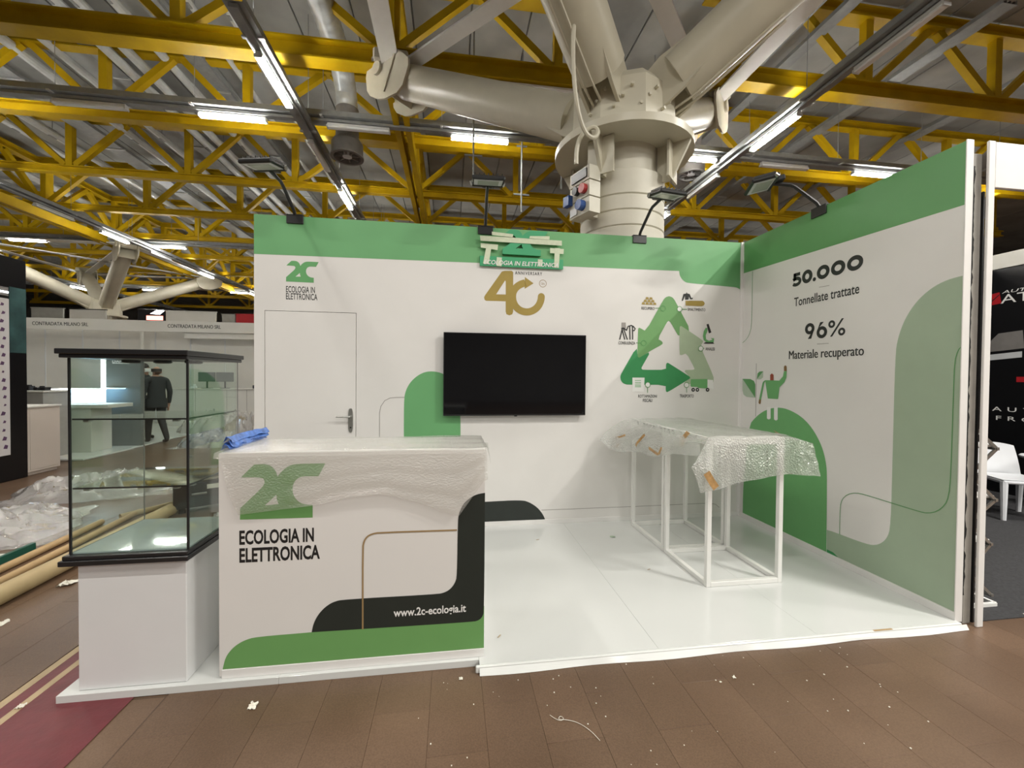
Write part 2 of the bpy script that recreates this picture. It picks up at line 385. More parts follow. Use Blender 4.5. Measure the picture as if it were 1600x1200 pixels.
def text_mb(mb, s, u0,u1,v0,v1, mp, bold=.012, shear=0.0, space=1.0):
    if 'M' in s and bold>0:      # heavier strokes by a second, slightly shifted impression
        d=bold*.35*abs(v1-v0)*(1 if u1>u0 else -1)
        for k in (-1,1):
            vs,fs=glyphs(s,0.0,shear,space); mb.add([mp(u0+(u1-u0)*a+d*k, v0+(v1-v0)*b, 8e-5*(k+1)) for a,b in vs],fs)
        return mb
    vs,fs=glyphs(s,bold,shear,space); return mb.add([mp(u0+(u1-u0)*a, v0+(v1-v0)*b, 0) for a,b in vs],fs)
def rect(T): return (T[0][0]+T[2][0])/2,(T[1][0]+T[3][0])/2,(T[2][1]+T[3][1])/2,(T[0][1]+T[1][1])/2
TR = {'logo':[(-4.183,1.001),(-4.153,1.033),(-4.122,1.063),(-4.084,1.066),(-4.055,1.061),(-4.035,1.048),(-4.021,1.028),(-4.013,1.001),(-4.002,1.018),(-3.977,1.043),(-3.948,1.059),(-3.915,1.063),(-3.786,1.063),(-3.819,0.998),(-3.881,1.0),(-3.908,0.996),(-3.927,0.983),(-3.94,0.961),(-3.944,0.932),(-3.938,0.903),(-3.919,0.874),(-3.889,0.857),(-3.847,0.853),(-3.847,0.788),(-4.188,0.791),(-4.187,0.848),(-4.1,0.933),(-4.078,0.958),(-4.073,0.979),(-4.081,0.994),(-4.104,1.0)],'logohole':[(-4.019,0.91),(-4.073,0.858),(-4.008,0.862),(-4.016,0.883)],'cblack':[(-3.851,0.201),(-3.843,0.244),(-3.821,0.288),(-3.787,0.326),(-3.745,0.351),(-3.693,0.359),(-3.22,0.355),(-3.183,0.361),(-3.151,0.379),(-3.128,0.41),(-3.118,0.445),(-3.116,0.747),(-3.107,0.794),(-3.084,0.836),(-3.046,0.868),(-3.009,0.882),(-2.97,0.887),(-2.972,0.245),(-2.981,0.217),(-2.999,0.199),(-3.032,0.192)],'cgreen':[(-4.269,0.047),(-4.257,0.103),(-4.233,0.14),(-4.204,0.166),(-4.166,0.186),(-4.115,0.198),(-3.852,0.2),(-3.028,0.183),(-2.97,0.245),(-2.969,0.039)],'cline':[(-3.601,0.197),(-3.602,0.624),(-3.595,0.657),(-3.58,0.68),(-3.554,0.692),(-3.522,0.697),(-3.12,0.693)],'ctxt1':[(-4.191,0.74),(-3.843,0.734),(-4.191,0.666),(-3.839,0.662)],'ctxt2':[(-4.191,0.653),(-3.812,0.644),(-4.191,0.58),(-3.812,0.569)],'curl':[(-3.446,0.299),(-3.07,0.287),(-3.446,0.239),(-3.07,0.235)],'cstrip':[(-4.269,0.043),(-2.976,0.032),(-4.269,0.011),(-2.975,0.012)],'slogo':[(-4.697,2.578),(-4.407,2.592),(-4.697,2.381),(-4.447,2.391)],'stxt1':[(-4.697,2.345),(-4.441,2.349),(-4.697,2.285),(-4.441,2.289)],'stxt2':[(-4.697,2.279),(-4.418,2.283),(-4.697,2.225),(-4.418,2.229)],'bgreen':[(-3.614,0.679),(-3.617,1.276),(-3.599,1.371),(-3.556,1.452),(-3.489,1.516),(-3.415,1.554),(-3.341,1.561),(-3.266,1.549),(-3.191,1.512),(-3.096,1.436),(-3.062,1.117),(-3.066,0.668)],'bline':[(-3.845,0.684),(-3.846,1.152),(-3.834,1.214),(-3.798,1.27),(-3.75,1.295),(-3.696,1.301),(-3.611,1.302)],'bblack':[(-3.557,0.236),(-2.813,0.248),(-2.439,0.255),(-2.353,0.226),(-2.272,0.17),(-2.217,0.102),(-2.19,0.041),(-2.811,0.034),(-3.556,0.027)],'bline2':[(-2.231,0.142),(-1.158,0.144),(-0.36,0.15),(-0.283,0.134),(-0.237,0.097)],'40four':[(-2.838,2.307),(-2.828,2.328),(-2.662,2.569),(-2.636,2.578),(-2.562,2.582),(-2.546,2.569),(-2.543,2.171),(-2.553,2.144),(-2.581,2.133),(-2.611,2.143),(-2.619,2.169),(-2.62,2.273),(-2.817,2.272),(-2.833,2.281)],'40hole':[(-2.628,2.482),(-2.718,2.34),(-2.62,2.341),(-2.621,2.472)],'40arc':[(-2.422,2.466),(-2.47,2.451),(-2.518,2.416),(-2.546,2.37),(-2.552,2.323),(-2.545,2.27),(-2.516,2.219),(-2.473,2.186),(-2.42,2.171),(-2.366,2.176),(-2.312,2.204),(-2.275,2.248),(-2.256,2.301),(-2.254,2.333)],'40head':[(-2.426,2.525),(-2.336,2.465),(-2.427,2.406)],'annv':[(-2.527,2.58),(-2.248,2.582),(-2.527,2.546),(-2.248,2.548)],'un':[(-2.258,2.467),(-2.221,2.469)],'arA':[(-1.207,2.03),(-1.199,2.042),(-1.185,2.04),(-1.12,2.008),(-0.928,2.345),(-0.901,2.375),(-0.863,2.388),(-0.824,2.376),(-0.796,2.345),(-0.597,2.008),(-0.737,1.944),(-0.841,2.109),(-0.863,2.127),(-0.884,2.108),(-0.984,1.93),(-0.935,1.903),(-0.926,1.885),(-0.939,1.867),(-1.065,1.801),(-1.185,1.727),(-1.203,1.731),(-1.211,1.748)],'arB':[(-1.221,1.841),(-1.388,1.556),(-1.399,1.522),(-1.391,1.484),(-1.369,1.455),(-1.32,1.438),(-0.887,1.441),(-0.884,1.368),(-0.863,1.361),(-0.616,1.505),(-0.604,1.518),(-0.617,1.535),(-0.854,1.672),(-0.872,1.678),(-0.886,1.663),(-0.887,1.601),(-1.148,1.598),(-1.164,1.611),(-1.16,1.628),(-1.06,1.797),(-1.185,1.732),(-1.206,1.735)],'arC':[(-0.739,2.06),(-0.727,2.073),(-0.709,2.069),(-0.471,1.927),(-0.462,1.911),(-0.483,1.876),(-0.487,1.846),(-0.331,1.535),(-0.33,1.479),(-0.344,1.453),(-0.69,1.451),(-0.607,1.52),(-0.687,1.601),(-0.567,1.604),(-0.556,1.62),(-0.653,1.783),(-0.713,1.76),(-0.734,1.768)],'gold1':[(-1.136,2.369),(-1.055,2.372),(-1.041,2.349),(-1.032,2.339),(-1.023,2.32),(-1.005,2.294),(-1.173,2.289),(-1.158,2.316),(-1.154,2.333),(-1.143,2.346)],'tank':[(-0.676,2.345),(-0.477,2.351),(-0.458,2.339),(-0.451,2.322),(-0.462,2.3),(-0.49,2.292),(-0.671,2.293)],'worker':[(-0.718,2.343),(-0.699,2.417),(-0.668,2.422),(-0.662,2.438),(-0.653,2.423),(-0.627,2.419),(-0.608,2.377),(-0.589,2.382),(-0.593,2.365),(-0.621,2.364),(-0.636,2.393),(-0.64,2.359),(-0.677,2.357),(-0.682,2.396),(-0.704,2.342)],'mic_arm':[(-0.415,2.055),(-0.434,2.063),(-0.457,2.024),(-0.466,1.972),(-0.456,1.929),(-0.422,1.903),(-0.338,1.905),(-0.334,1.949),(-0.376,1.952),(-0.352,1.935),(-0.394,1.921),(-0.428,1.938),(-0.433,1.981),(-0.415,2.025)],'mic_tube':[(-0.426,2.098),(-0.402,2.105),(-0.368,2.013),(-0.396,2.001)],'mic_base':[(-0.458,1.89),(-0.436,1.905),(-0.347,1.907),(-0.33,1.892)],'ppl':[[(-1.41,1.913),(-1.379,2.04)],[(-1.39,2.035),(-1.353,1.914)],[(-1.374,2.04),(-1.324,1.915)],[(-1.367,2.036),(-1.336,2.011)],[(-1.336,2.011),(-1.319,2.054),(-1.284,2.065),(-1.261,2.055),(-1.239,2.031),(-1.252,2.009),(-1.265,2.013)],[(-1.301,2.054),(-1.295,1.915)],[(-1.27,2.055),(-1.266,1.916)]],'ppl2':[(-1.392,2.092),(-1.346,2.093),(-1.341,2.036),(-1.39,2.035)],'truck':[(-0.598,1.503),(-0.406,1.506),(-0.404,1.413),(-0.423,1.404),(-0.508,1.408),(-0.522,1.419),(-0.592,1.421),(-0.603,1.434)],'cab':[(-0.404,1.5),(-0.338,1.496),(-0.333,1.4),(-0.402,1.409)],'wheels':[(-0.57,1.389),(-0.521,1.389),(-0.402,1.39)],'doc':[(-1.264,1.515),(-1.128,1.516),(-1.131,1.367),(-1.262,1.367)],'docl':[[(-1.236,1.485),(-1.168,1.486)],[(-1.235,1.464),(-1.168,1.465)],[(-1.235,1.447),(-1.168,1.448)],[(-1.235,1.43),(-1.168,1.431)],[(-1.235,1.418),(-1.167,1.418)]],'rings':[(-0.931,2.255),(-0.742,2.253),(-1.143,1.882),(-0.489,1.835),(-1.091,1.44),(-0.648,1.44)],'leads':[[(-1.019,2.255),(-0.956,2.257)],[(-0.716,2.253),(-0.656,2.254)],[(-1.228,1.883),(-1.168,1.882)],[(-0.466,1.838),(-0.449,1.838)],[(-1.093,1.414),(-1.092,1.356)],[(-0.647,1.416),(-0.646,1.358)]],'labels':[('RECUPERO',[(-1.173,2.263),(-1.025,2.267),(-1.173,2.233),(-1.024,2.238)]),('SMALTIMENTO',[(-0.647,2.267),(-0.443,2.271),(-0.647,2.237),(-0.442,2.24)]),('CONSULENZA',[(-1.423,1.893),(-1.239,1.896),(-1.423,1.862),(-1.238,1.864)]),('ANALISI',[(-0.434,1.85),(-0.325,1.849),(-0.433,1.817),(-0.325,1.816)]),('ROTTAMAZIONI',[(-1.196,1.335),(-0.986,1.335),(-1.195,1.303),(-0.985,1.304)]),('FISCALI',[(-1.143,1.291),(-1.038,1.291),(-1.143,1.257),(-1.037,1.257)]),('TRASPORTO',[(-0.725,1.338),(-0.562,1.339),(-0.724,1.304),(-0.562,1.304)])],'plate':[(-2.883,2.701),(-2.034,2.694),(-2.039,2.626),(-2.874,2.609)],'signtxt':[(-2.842,2.679),(-2.078,2.69),(-2.842,2.633),(-2.077,2.646)],'sign2c':[(-2.67,2.991),(-2.226,2.996),(-2.668,2.708),(-2.304,2.716)],'tapes':[[(-2.887,2.905),(-2.055,2.899),(-2.054,2.849),(-2.88,2.854)],[(-2.879,2.833),(-2.705,2.827),(-2.71,2.773),(-2.876,2.79)],[(-2.819,2.817),(-2.768,2.819),(-2.797,2.63),(-2.854,2.633)],[(-2.174,2.822),(-2.03,2.819),(-2.034,2.768),(-2.174,2.771)],[(-2.126,2.824),(-2.07,2.825),(-2.082,2.624),(-2.131,2.626)],[(-2.718,2.703),(-2.666,2.701),(-2.669,2.614),(-2.719,2.616)],[(-2.299,2.702),(-2.25,2.701),(-2.253,2.631),(-2.3,2.632)],[(-2.769,2.95),(-2.555,2.936),(-2.56,2.905),(-2.768,2.916)],[(-2.384,2.927),(-2.183,2.936),(-2.185,2.899),(-2.391,2.904)]],'dome':[(-0.061,0.023),(-0.06,0.338),(-0.131,1.011),(-0.224,1.106),(-0.336,1.182),(-0.464,1.228),(-0.586,1.237),(-0.701,1.215),(-0.811,1.17),(-0.907,1.101),(-0.983,1.012),(-1.041,0.911),(-1.074,0.794),(-1.084,0.701),(-1.093,0.008)],'light':[(-2.011,2.166),(-1.92,2.16),(-1.83,2.125),(-1.742,2.052),(-1.671,1.943),(-1.627,1.812),(-1.612,1.69),(-1.61,1.021),(-1.609,0.454),(-1.584,0.351),(-1.521,0.279),(-1.439,0.251),(-1.14,0.244),(-1.092,0.237),(-1.097,0.01),(-2.008,-0.013)],'foot':[(-1.096,0.075),(-1.156,0.073),(-1.197,0.053),(-1.221,0.021),(-1.097,0.021)],'line1':[(-1.21,0.243),(-1.21,0.47),(-1.226,0.538),(-1.275,0.593),(-1.344,0.623),(-1.416,0.628),(-1.786,0.618),(-1.844,0.623),(-1.899,0.654),(-1.941,0.709),(-1.96,0.772),(-1.968,0.898),(-1.971,1.408),(-1.973,1.631),(-1.988,1.699),(-2.008,1.726)],'line2':[(-0.147,2.653),(-0.151,2.137),(-0.134,2.017),(-0.078,1.94),(-0.008,1.904)],'t5':[(-0.666,2.506),(-1.368,2.478),(-0.669,2.392),(-1.371,2.344)],'tt':[(-0.701,2.278),(-1.333,2.249),(-0.703,2.2),(-1.334,2.174)],'t9':[(-0.822,2.019),(-1.215,1.99),(-0.825,1.874),(-1.218,1.86)],'tm':[(-0.654,1.774),(-1.379,1.771),(-0.655,1.702),(-1.381,1.691)],'ln':[[(-0.968,2.311),(-1.068,2.306)],[(-0.96,1.82),(-1.073,1.817)]],'stem':[(-0.228,1.674),(-0.232,1.119)],'leafA':[(-0.021,1.512),(-0.142,1.51),(-0.197,1.491),(-0.218,1.456),(-0.221,1.314)],'leafB':[(-0.021,1.512),(-0.221,1.314),(-0.091,1.317),(-0.042,1.339),(-0.024,1.384)],'leafC':[(-0.328,1.591),(-0.277,1.588),(-0.248,1.57),(-0.239,1.508)],'leafD':[(-0.328,1.591),(-0.239,1.508),(-0.294,1.509),(-0.326,1.527)],'torso':[(-0.331,1.485),(-0.359,1.499),(-0.543,1.497),(-0.588,1.538),(-0.599,1.587),(-0.633,1.589),(-0.63,1.528),(-0.608,1.483),(-0.548,1.432),(-0.532,1.317),(-0.399,1.316),(-0.36,1.488),(-0.346,1.469),(-0.307,1.299),(-0.277,1.298),(-0.321,1.468)],'hand1':[(-0.599,1.589),(-0.598,1.632),(-0.614,1.645),(-0.631,1.632),(-0.633,1.589)],'hand2':[(-0.277,1.298),(-0.307,1.299),(-0.303,1.259),(-0.286,1.251),(-0.271,1.263)],'pface':[(-0.427,1.499),(-0.425,1.553),(-0.447,1.568),(-0.469,1.553),(-0.47,1.5)],'legs':[[(-0.39,1.228),(-0.44,1.232),(-0.443,1.118),(-0.418,1.105),(-0.393,1.113)],[(-0.484,1.235),(-0.531,1.238),(-0.534,1.117),(-0.511,1.104),(-0.487,1.114)]],'cwrap':[(-4.261,1.1),(-4.25,1.03),(-4.221,0.922),(-4.186,0.823),(-4.021,0.839),(-3.84,0.858),(-3.669,0.895),(-3.495,0.906),(-3.301,0.846),(-3.117,0.778),(-2.976,0.965)],'tw_front':[(-1.473,-1.5,0.914),(-1.421,-1.5,0.71),(-1.251,-1.5,0.728),(-1.053,-1.5,0.781),(-0.902,-1.5,0.809),(-0.795,-1.5,0.82),(-1.379,-1.5,1.078),(-0.796,-1.5,1.089)],'tw_right':[(-0.5,-1.453,1.036),(-0.5,-1.529,0.806),(-0.5,-1.284,0.753)],'tw_left':[(-1.5,0.192,0.761),(-1.5,0.057,0.714),(-1.5,-0.363,0.684),(-1.5,-0.83,0.792),(-1.5,-1.151,0.942),(-1.5,-1.487,0.97),(-1.5,-0.496,1.12)],'ttape':[(-1.34,-1.505,0.858),(-1.296,-1.505,0.875),(-1.24,-1.505,0.765),(-1.269,-1.505,0.738)]}
# ================================================================== THE HALL
fl = struct(MB().box(-46,34,-22,48,FZ-.2,FZ-.004).build('floor','hall_floor'))
# tiles near enough to tell apart: each one laid on the slab
proto=None; n_t=0
def lay_tile(ix, iy):
    global proto, n_t
    x=-.25*ix-.12; y=-1.25-.5*iy-(0.25 if ix%2 else 0)
    if proto is None:
        proto=MB().bbox(-.1245,.1245,-.2496,.2496,-.006,0,.0006).build('floor_tile','tile',fl); o=proto
    else:
        o=proto.copy(); C.objects.link(o)
    o.location=(x,y,FZ+random.uniform(-.0004,.0004)); o.parent=fl; n_t+=1
for ix in range(-6,18):
    for iy in range(1,6): lay_tile(ix,iy)
for ix in range(21,29):
    for iy in range(-9,6): lay_tile(ix,iy)
ceil_ = struct(MB().box(-46,34,-22,48,9.0,9.2).build('ceiling','conc_b'))
x=-34.0; k=0
while x<22:                      # precast roof slabs, separated by open joints
    y=2.5
    while y<(20 if x>-12 else 40):
        if x> -3.15-1.05*(y+8.2) and x< -3.15+1.75*(y+8.2):
            MB().bbox(x+.012,x+1.188,y+.015,y+5.985,8.9,9.0+.002,.012).build('ceiling_panel','concrete' if (k*7+int(y))%3 else 'conc_b',ceil_)
        y+=6.0
    x+=1.2; k+=1
struct(MB().box(-46,34,48,48.2,FZ,9).build('wall_far','hall_wall')); struct(MB().box(-46.2,-46,-22,48,FZ,9).build('wall_left','hall_wall'))
struct(MB().box(34,34.2,-22,48,FZ,9).build('wall_right','hall_wall')); struct(MB().box(-46,34,-22.2,-22,FZ,9).build('wall_rear','hall_wall'))

# crimson film and tan tape lines along the aisle
tag(MB().box(-5.20,-4.645,-4.0,6.0,FZ,FZ+.0012).build('floor_film_strip','crimson'),'crimson film strip on the floor passing under the booth corner','floor film')
tag(MB().box(-5.135,-5.10,-4.0,6.0,FZ+.0012,FZ+.002).build('floor_tape','tan'),'tan tape line on the crimson floor film','tape')
tag(MB().box(-5.235,-5.195,-4.0,6.0,FZ+.0004,FZ+.0022).build('floor_tape','tan'),'tan tape line at the outer edge of the crimson floor film','tape')

# ------------------------------------------------------------------ lattice trusses
XN=[-34.9,-31.85,-28.8,-25.75,-22.7,-19.65,-16.6,-13.55,-10.6,-7.75,-4.3,-1.2,1.85,4.85,7.9,10.95,14.0,17.05,20.1]
ORD=['first','second','third','fourth','fifth','sixth','seventh','eighth','ninth','tenth','eleventh','twelfth','thirteenth','fourteenth']
def cross_truss(Y, x0, x1, zb, zt, label, wide=.22, deep=.24):
    t=thing('roof_truss',(0,Y,zb),label,'roof truss','yellow crosswise roof trusses')
    ns=[x for x in XN if x0-.01<=x<=x1+.01]; a,b=ns[0]-.4,ns[-1]+.4
    MB().ibar((a,Y,zb+deep/2),(b,Y,zb+deep/2),wide,deep).build('bottom_chord','yellow',t)
    MB().ibar((a,Y,zt),(b,Y,zt),wide,.22).build('top_chord','yellow',t)
    zc=zb+deep
    for i,x in enumerate(ns):
        MB().bar((x,Y,zc),(x,Y,zt-.1),.16,.15,(0,1,0)).build('vertical','yellow',t)
        MB().bbox(x-.28,x+.28,Y-.022,Y+.022,zc-.16,zc+.16,.03).build('gusset_plate','yellow',t)
        for sgn in (-1,1):
            j=i+sgn
            if 0<=j<len(ns): xe=(x+ns[j])/2
            else: continue
            ex=xe-.09*sgn
            MB().bar((x+.12*sgn,Y,zc+.02),(ex,Y,zt-.1),.135,.13,(0,1,0)).build('diagonal','yellow',t)
    return t
rows=[(3.66,-19.7,-1.19,7.0,8.62,.3,.34,'first yellow truss behind the booth wall, running left from the cream column head'),
      (3.05,1.84,14.1,7.0,8.62,.28,.3,'nearest yellow truss over the right side wall of the booth'),
      (6.1,-22.8,14.1,7.0,8.55,.22,.22,'second yellow crosswise truss behind the booth back wall'),
      (9.0,-22.8,17.1,7.0,8.55,.19,.2,'third yellow crosswise truss back from the booth'),
      (11.9,-25.8,20.2,7.0,8.55,.19,.2,'fourth yellow crosswise truss back from the booth'),
      (14.8,-28.9,20.2,7.0,8.5,.19,.2,'fifth yellow crosswise truss back from the booth'),
      (17.7,-31.9,-4.2,7.0,8.5,.19,.2,'sixth yellow crosswise truss, near the far branching column'),
      (20.7,-34.95,-7.7,6.9,8.5,.19,.2,'seventh yellow crosswise truss, over the far branching column'),
      (24.0,-34.95,-10.5,6.9,8.5,.19,.2,'eighth yellow crosswise truss, low in the distance at left'),
      (28.0,-34.95,-10.5,6.9,8.5,.19,.2,'ninth yellow crosswise truss, low in the distance at left'),
      (33.0,-34.95,-13.5,6.9,8.5,.19,.2,'last yellow crosswise truss, farthest in the distance at left')]
for (Y,x0,x1,zb,zt,wd,dp,lab) in rows: cross_truss(Y,x0,x1,zb,zt,lab,wd,dp)
def long_truss(X, y0, y1, zb, zt, label, step=3.0):
    t=thing('roof_girder',(X,y0,zb),label,'roof girder','yellow lengthwise roof girders')
    for s in (-.11,.11): MB().bar((X+s,y0,zb+.17),(X+s,y1,zb+.17),.12,.3).build('bottom_chord','yellow',t)
    MB().ibar((X,y0,zt),(X,y1,zt),.24,.22).build('top_chord','yellow',t)
    y=y0+.2
    while y+step<=y1+.01:
        MB().bar((X,y,zb+.34),(X,y,zt-.1),.18,.15).build('vertical','yellow',t)
        MB().bar((X,y,zb+.34),(X,y+step/2,zt-.1),.15,.14).build('diagonal','yellow',t)
        MB().bar((X,y+step,zb+.34),(X,y+step/2,zt-.1),.15,.14).build('diagonal','yellow',t)
        y+=step
    return t
long_truss(-4.22,3.6,39,6.72,8.5,'bright yellow lengthwise girder running back from the left column-arm node')
long_truss(1.95,3.6,39,6.72,8.5,'yellow lengthwise girder running back behind the cream column')
long_truss(-16.75,9.0,39,6.62,8.5,'yellow lengthwise girder at left running to the far branching column')

# ------------------------------------------------------------------ lamp tracks and tube lamps
def lamp(lit):
    t=thing('tube_lamp',(0,0,0),'x','ceiling lamp','lit tube lamps' if lit else 'unlit tube lamps')
    MB().bbox(-.62,.62,-.045,.045,.018,.075,.01).build('housing','lamp_body',t)
    d=MB().bbox(-.61,.61,-.056,.056,-.026,.02,.014).build('diffuser','lamp_on' if lit else 'lamp_off',t)
    for s in (-1,1): MB().bbox(s*.615-.012,s*.615+.012,-.06,.06,-.028,.024,.004).build('end_cap','lamp_body',t)
    return t
used={True:None,False:None}
KX,KY=1.024,.976      # crosswise tracks hang a little above the lengthwise ones
def lift(x,y,z,k): return (-3.151+(x+3.151)*k,-4.198+(y+4.198)*k,1.509+(z-1.509)*k)
def put_lamp(x,y,z,rz,lit,label):
    x,y,z=lift(x,y,z,KY if rz else KX)
    if used[lit] is None: used[lit]=lamp(lit); o=move_tree(used[lit],(x,y,z),rz)
    else: o=copy_tree(used[lit],(x,y,z),rz)
    o['label']=label
TZ=6.5
def track(axis, c, a, b, label, z=TZ):
    c=lift(c,c,z,KX if axis=='x' else KY)[1 if axis=='x' else 0]; z=lift(0,0,z,KX if axis=='x' else KY)[2]
    loc=(a,c,z) if axis=='x' else (c,a,z)
    t=thing('lamp_track',loc,label,'lamp track','galvanised lamp tracks')
    P=lambda s,o,zz: (s,c+o,zz) if axis=='x' else (c+o,s,zz)
    MB().bar(P(a,0,z+.11),P(b,0,z+.11),.12,.055).build('track_rail','tray',t)
    m=MB()
    for o in (-.13,.13): m.bar(P(a,o,z+.21),P(b,o,z+.21),.012,.1)
    m.bar(P(a,0,z+.165),P(b,0,z+.165),.26,.012); m.build('cable_tray','tray',t)
    s=a+.6
    while s<b:
        MB().tube([P(s,0,z+.2),P(s,0,8.95)],.006,5).build('hanger_rod','tray',t)
        MB().bar(P(s,-.16,z+.145),P(s,.16,z+.145),.05,.03).build('clamp','galv',t)
        s+=2.4
    return t
track('x',4.72,-16,14.5,'nearest crosswise lamp track behind the booth wall')
track('x',14.1,-26,-4,'second crosswise lamp track, farther back at left')
track('x',23.5,-34,-8,'third crosswise lamp track, far back at left')
track('y',-6.18,2.0,30,'lengthwise lamp track above the left part of the booth')
track('y',3.3,-.4,16,'lengthwise lamp track right of the cream column')
track('y',-15.43,8.0,34,'lengthwise lamp track at left over the far branching column')
track('y',-24.8,16,34,'lengthwise lamp track far off at the left edge')
names={-12.2:'leftmost',-7.4:'left of the dark duct outlet',-2.6:'above the television side of the booth',2.2:'right of the column flange',7.0:'over the right side wall'}
for i in range(-1,6):
    x=-12.2+4.8*i
    if x<12: 
        if i>=0: put_lamp(x,4.72,TZ,0,True,'lit tube lamp on the nearest crosswise track, '+names[round(x,1)] if round(x,1) in names else 'lit tube lamp at the far right of the nearest crosswise track')
    xo=-9.85+4.8*i
    if -12<xo<12: put_lamp(xo,4.72,TZ,0,False,'unlit tube lamp on the nearest crosswise track, %s from the left'%ORD[max(0,i)])
for i,y in enumerate((3.55,8.35,13.15,17.95)):
    put_lamp(-6.18,y,TZ,PI/2,True,'lit tube lamp, %s along the lengthwise track above the booth\'s left part'%ORD[i])
for i,y in enumerate((6.0,10.8)):
    put_lamp(-6.18,y,TZ,PI/2,False,'unlit tube lamp, %s along the lengthwise track above the booth\'s left part'%ORD[i])
for i,y in enumerate((3.55,8.35)): put_lamp(3.3,y,TZ,PI/2,True,'lit tube lamp, %s along the lengthwise track right of the column'%ORD[i])
for i,y in enumerate((1.18,6.0)): put_lamp(3.3,y,TZ,PI/2,False,'unlit tube lamp, %s along the lengthwise track right of the column'%ORD[i])
for i,y in enumerate((8.4,13.15,18.9,24.0,29.0)): put_lamp(-15.43,y,TZ,PI/2,True,'lit tube lamp, %s along the lengthwise track over the far column'%ORD[i])
for i,y in enumerate((10.8,15.6)): put_lamp(-15.43,y,TZ,PI/2,False,'unlit tube lamp, %s along the lengthwise track over the far column'%ORD[i])
for i,x in enumerate((-23.8,-19.0,-14.2,-9.4)): put_lamp(x,14.1,TZ,0,True,'lit tube lamp, %s from the left on the second crosswise track'%ORD[i])
for i,x in enumerate((-25.5,-20.7,-15.9,-11.1)): put_lamp(x,23.5,TZ,0,True,'lit tube lamp, %s from the left on the third crosswise track'%ORD[i])
for i,y in enumerate((18.9,23.7,28.5)): put_lamp(-24.8,y,TZ,PI/2,True,'lit tube lamp, %s along the farthest-left lengthwise track'%ORD[i])

# ------------------------------------------------------------------ pipes, trays and ducts under the roof
for i,(x,z,r,m) in enumerate([(-12.3,8.35,.10,'roof_duct'),(-11.6,8.45,.09,'roof_duct'),(-10.35,8.3,.10,'roof_duct'),(-9.95,8.3,.10,'roof_duct'),(-9.4,8.42,.09,'roof_duct'),(-8.05,8.45,.06,'roof_duct'),(-7.35,8.3,.05,'galv'),(-14.4,8.3,.10,'roof_duct'),(-15.3,8.4,.09,'roof_duct'),(-17.6,8.3,.12,'roof_duct')]):
    t=thing('roof_pipe',(x,3.2,z),'galvanised pipe under the roof at left, %s from the left'%ORD[i],'pipe','galvanised roof pipes')
    MB().tube([(x,3.2,z),(x,26,z)],r,10).build('pipe',m,t,smooth=True)
    for y in (4.5,9.5,14.5,19.5):
        MB().bar((x,y,z-r-.01),(x,y,z+r+.02),.05,r*2.2,(0,1,0)).build('pipe_clamp','tray',t)
        MB().tube([(x,y,z+r),(x,y,8.95)],.008,5).build('hanger_rod','tray',t)
for i,(x,z,wd) in enumerate([(-13.2,8.25,.5),(-10.9,8.5,.3),(-8.75,8.4,.35),(3.1,8.1,.3),(3.75,8.1,.22),(6.6,8.2,.3),(9.6,8.3,.3)]):
    t=thing('roof_cable_tray',(x,3.2,z),'dark cable tray under the roof, %s from the left'%ORD[i],'cable tray','cable trays under the roof')
    m=MB(); m.bar((x,2.0,z),(x,26,z),wd,.012)
    for s in (-1,1): m.bar((x+s*wd/2,2.0,z+.035),(x+s*wd/2,26,z+.035),.012,.08)
    m.build('tray_channel','tray',t)
    for k in range(3): MB().tube([(x-wd*.3+wd*.3*k,2.0,z+.03),(x-wd*.3+wd*.3*k,26,z+.03)],.022,6).build('cable','black_plastic',t)
    for y in (4,7,10,13,16,19): MB().bar((x-wd*.6,y,z-.02),(x+wd*.6,y,z-.02),.04,.03).build('cross_bar','galv',t)
def spiral(pts, r, n, name, parent):
    """ribbed spiral duct along a path"""
    P=[Vector(p) for p in pts]; out=[]; rs=[]
    for a,b in zip(P,P[1:]):
        k=max(2,int((b-a).length/.055))
        for i in range(k): out.append(a.lerp(b,i/k)); rs.append(r*(1.0 if i%3 else 1.035))
    out.append(P[-1]); rs.append(r)
    return MB().tube(out,r,n,True,rs).build(name,'galv',parent,smooth=True)
def diffuser(x,y,zbot,r,label,duct):
    t=thing('air_diffuser',(x,y,zbot),label,'air duct')
    spiral(duct,.22,18,'spiral_duct',t)
    MB().lathe([(.24,1.05),(.24,.42),(r*.92,.34),(r,.30),(r,.06),(r*1.06,.03),(r*1.06,0),(r*.86,0),(r*.80,.10),(.02,.12)],(x,y,zbot),28,cap=False).build('outlet_drum','diff_grey',t,smooth=True)
    MB().lathe([(.001,-.0),(r*.3,.02),(r*.3,.11),(.001,.12)],(x,y,zbot),20,cap=False).build('hub','lamp_body',t,smooth=True)
    for k in range(8):
        a=k*PI/4; MB().bar((x+r*.28*math.cos(a),y+r*.28*math.sin(a),zbot+.06),(x+r*.82*math.cos(a),y+r*.82*math.sin(a),zbot+.06),.02,.07).build('vane','diff_grey',t)
    return t
diffuser(-5.47,5.55,6.32,.33,'round grey air diffuser below the shiny spiral duct, left of the column',[(-5.45,1.0,8.05),(-5.46,4.3,8.05),(-5.46,5.0,7.95),(-5.47,5.4,7.72),(-5.47,5.55,7.4),(-5.47,5.55,6.7)])
diffuser(2.97,6.0,6.78,.33,'round grey air diffuser right of the cream column',[(1.2,9.0,7.9),(2.2,7.3,7.9),(2.75,6.4,7.85),(2.97,6.0,7.6),(2.97,6.0,7.15)])
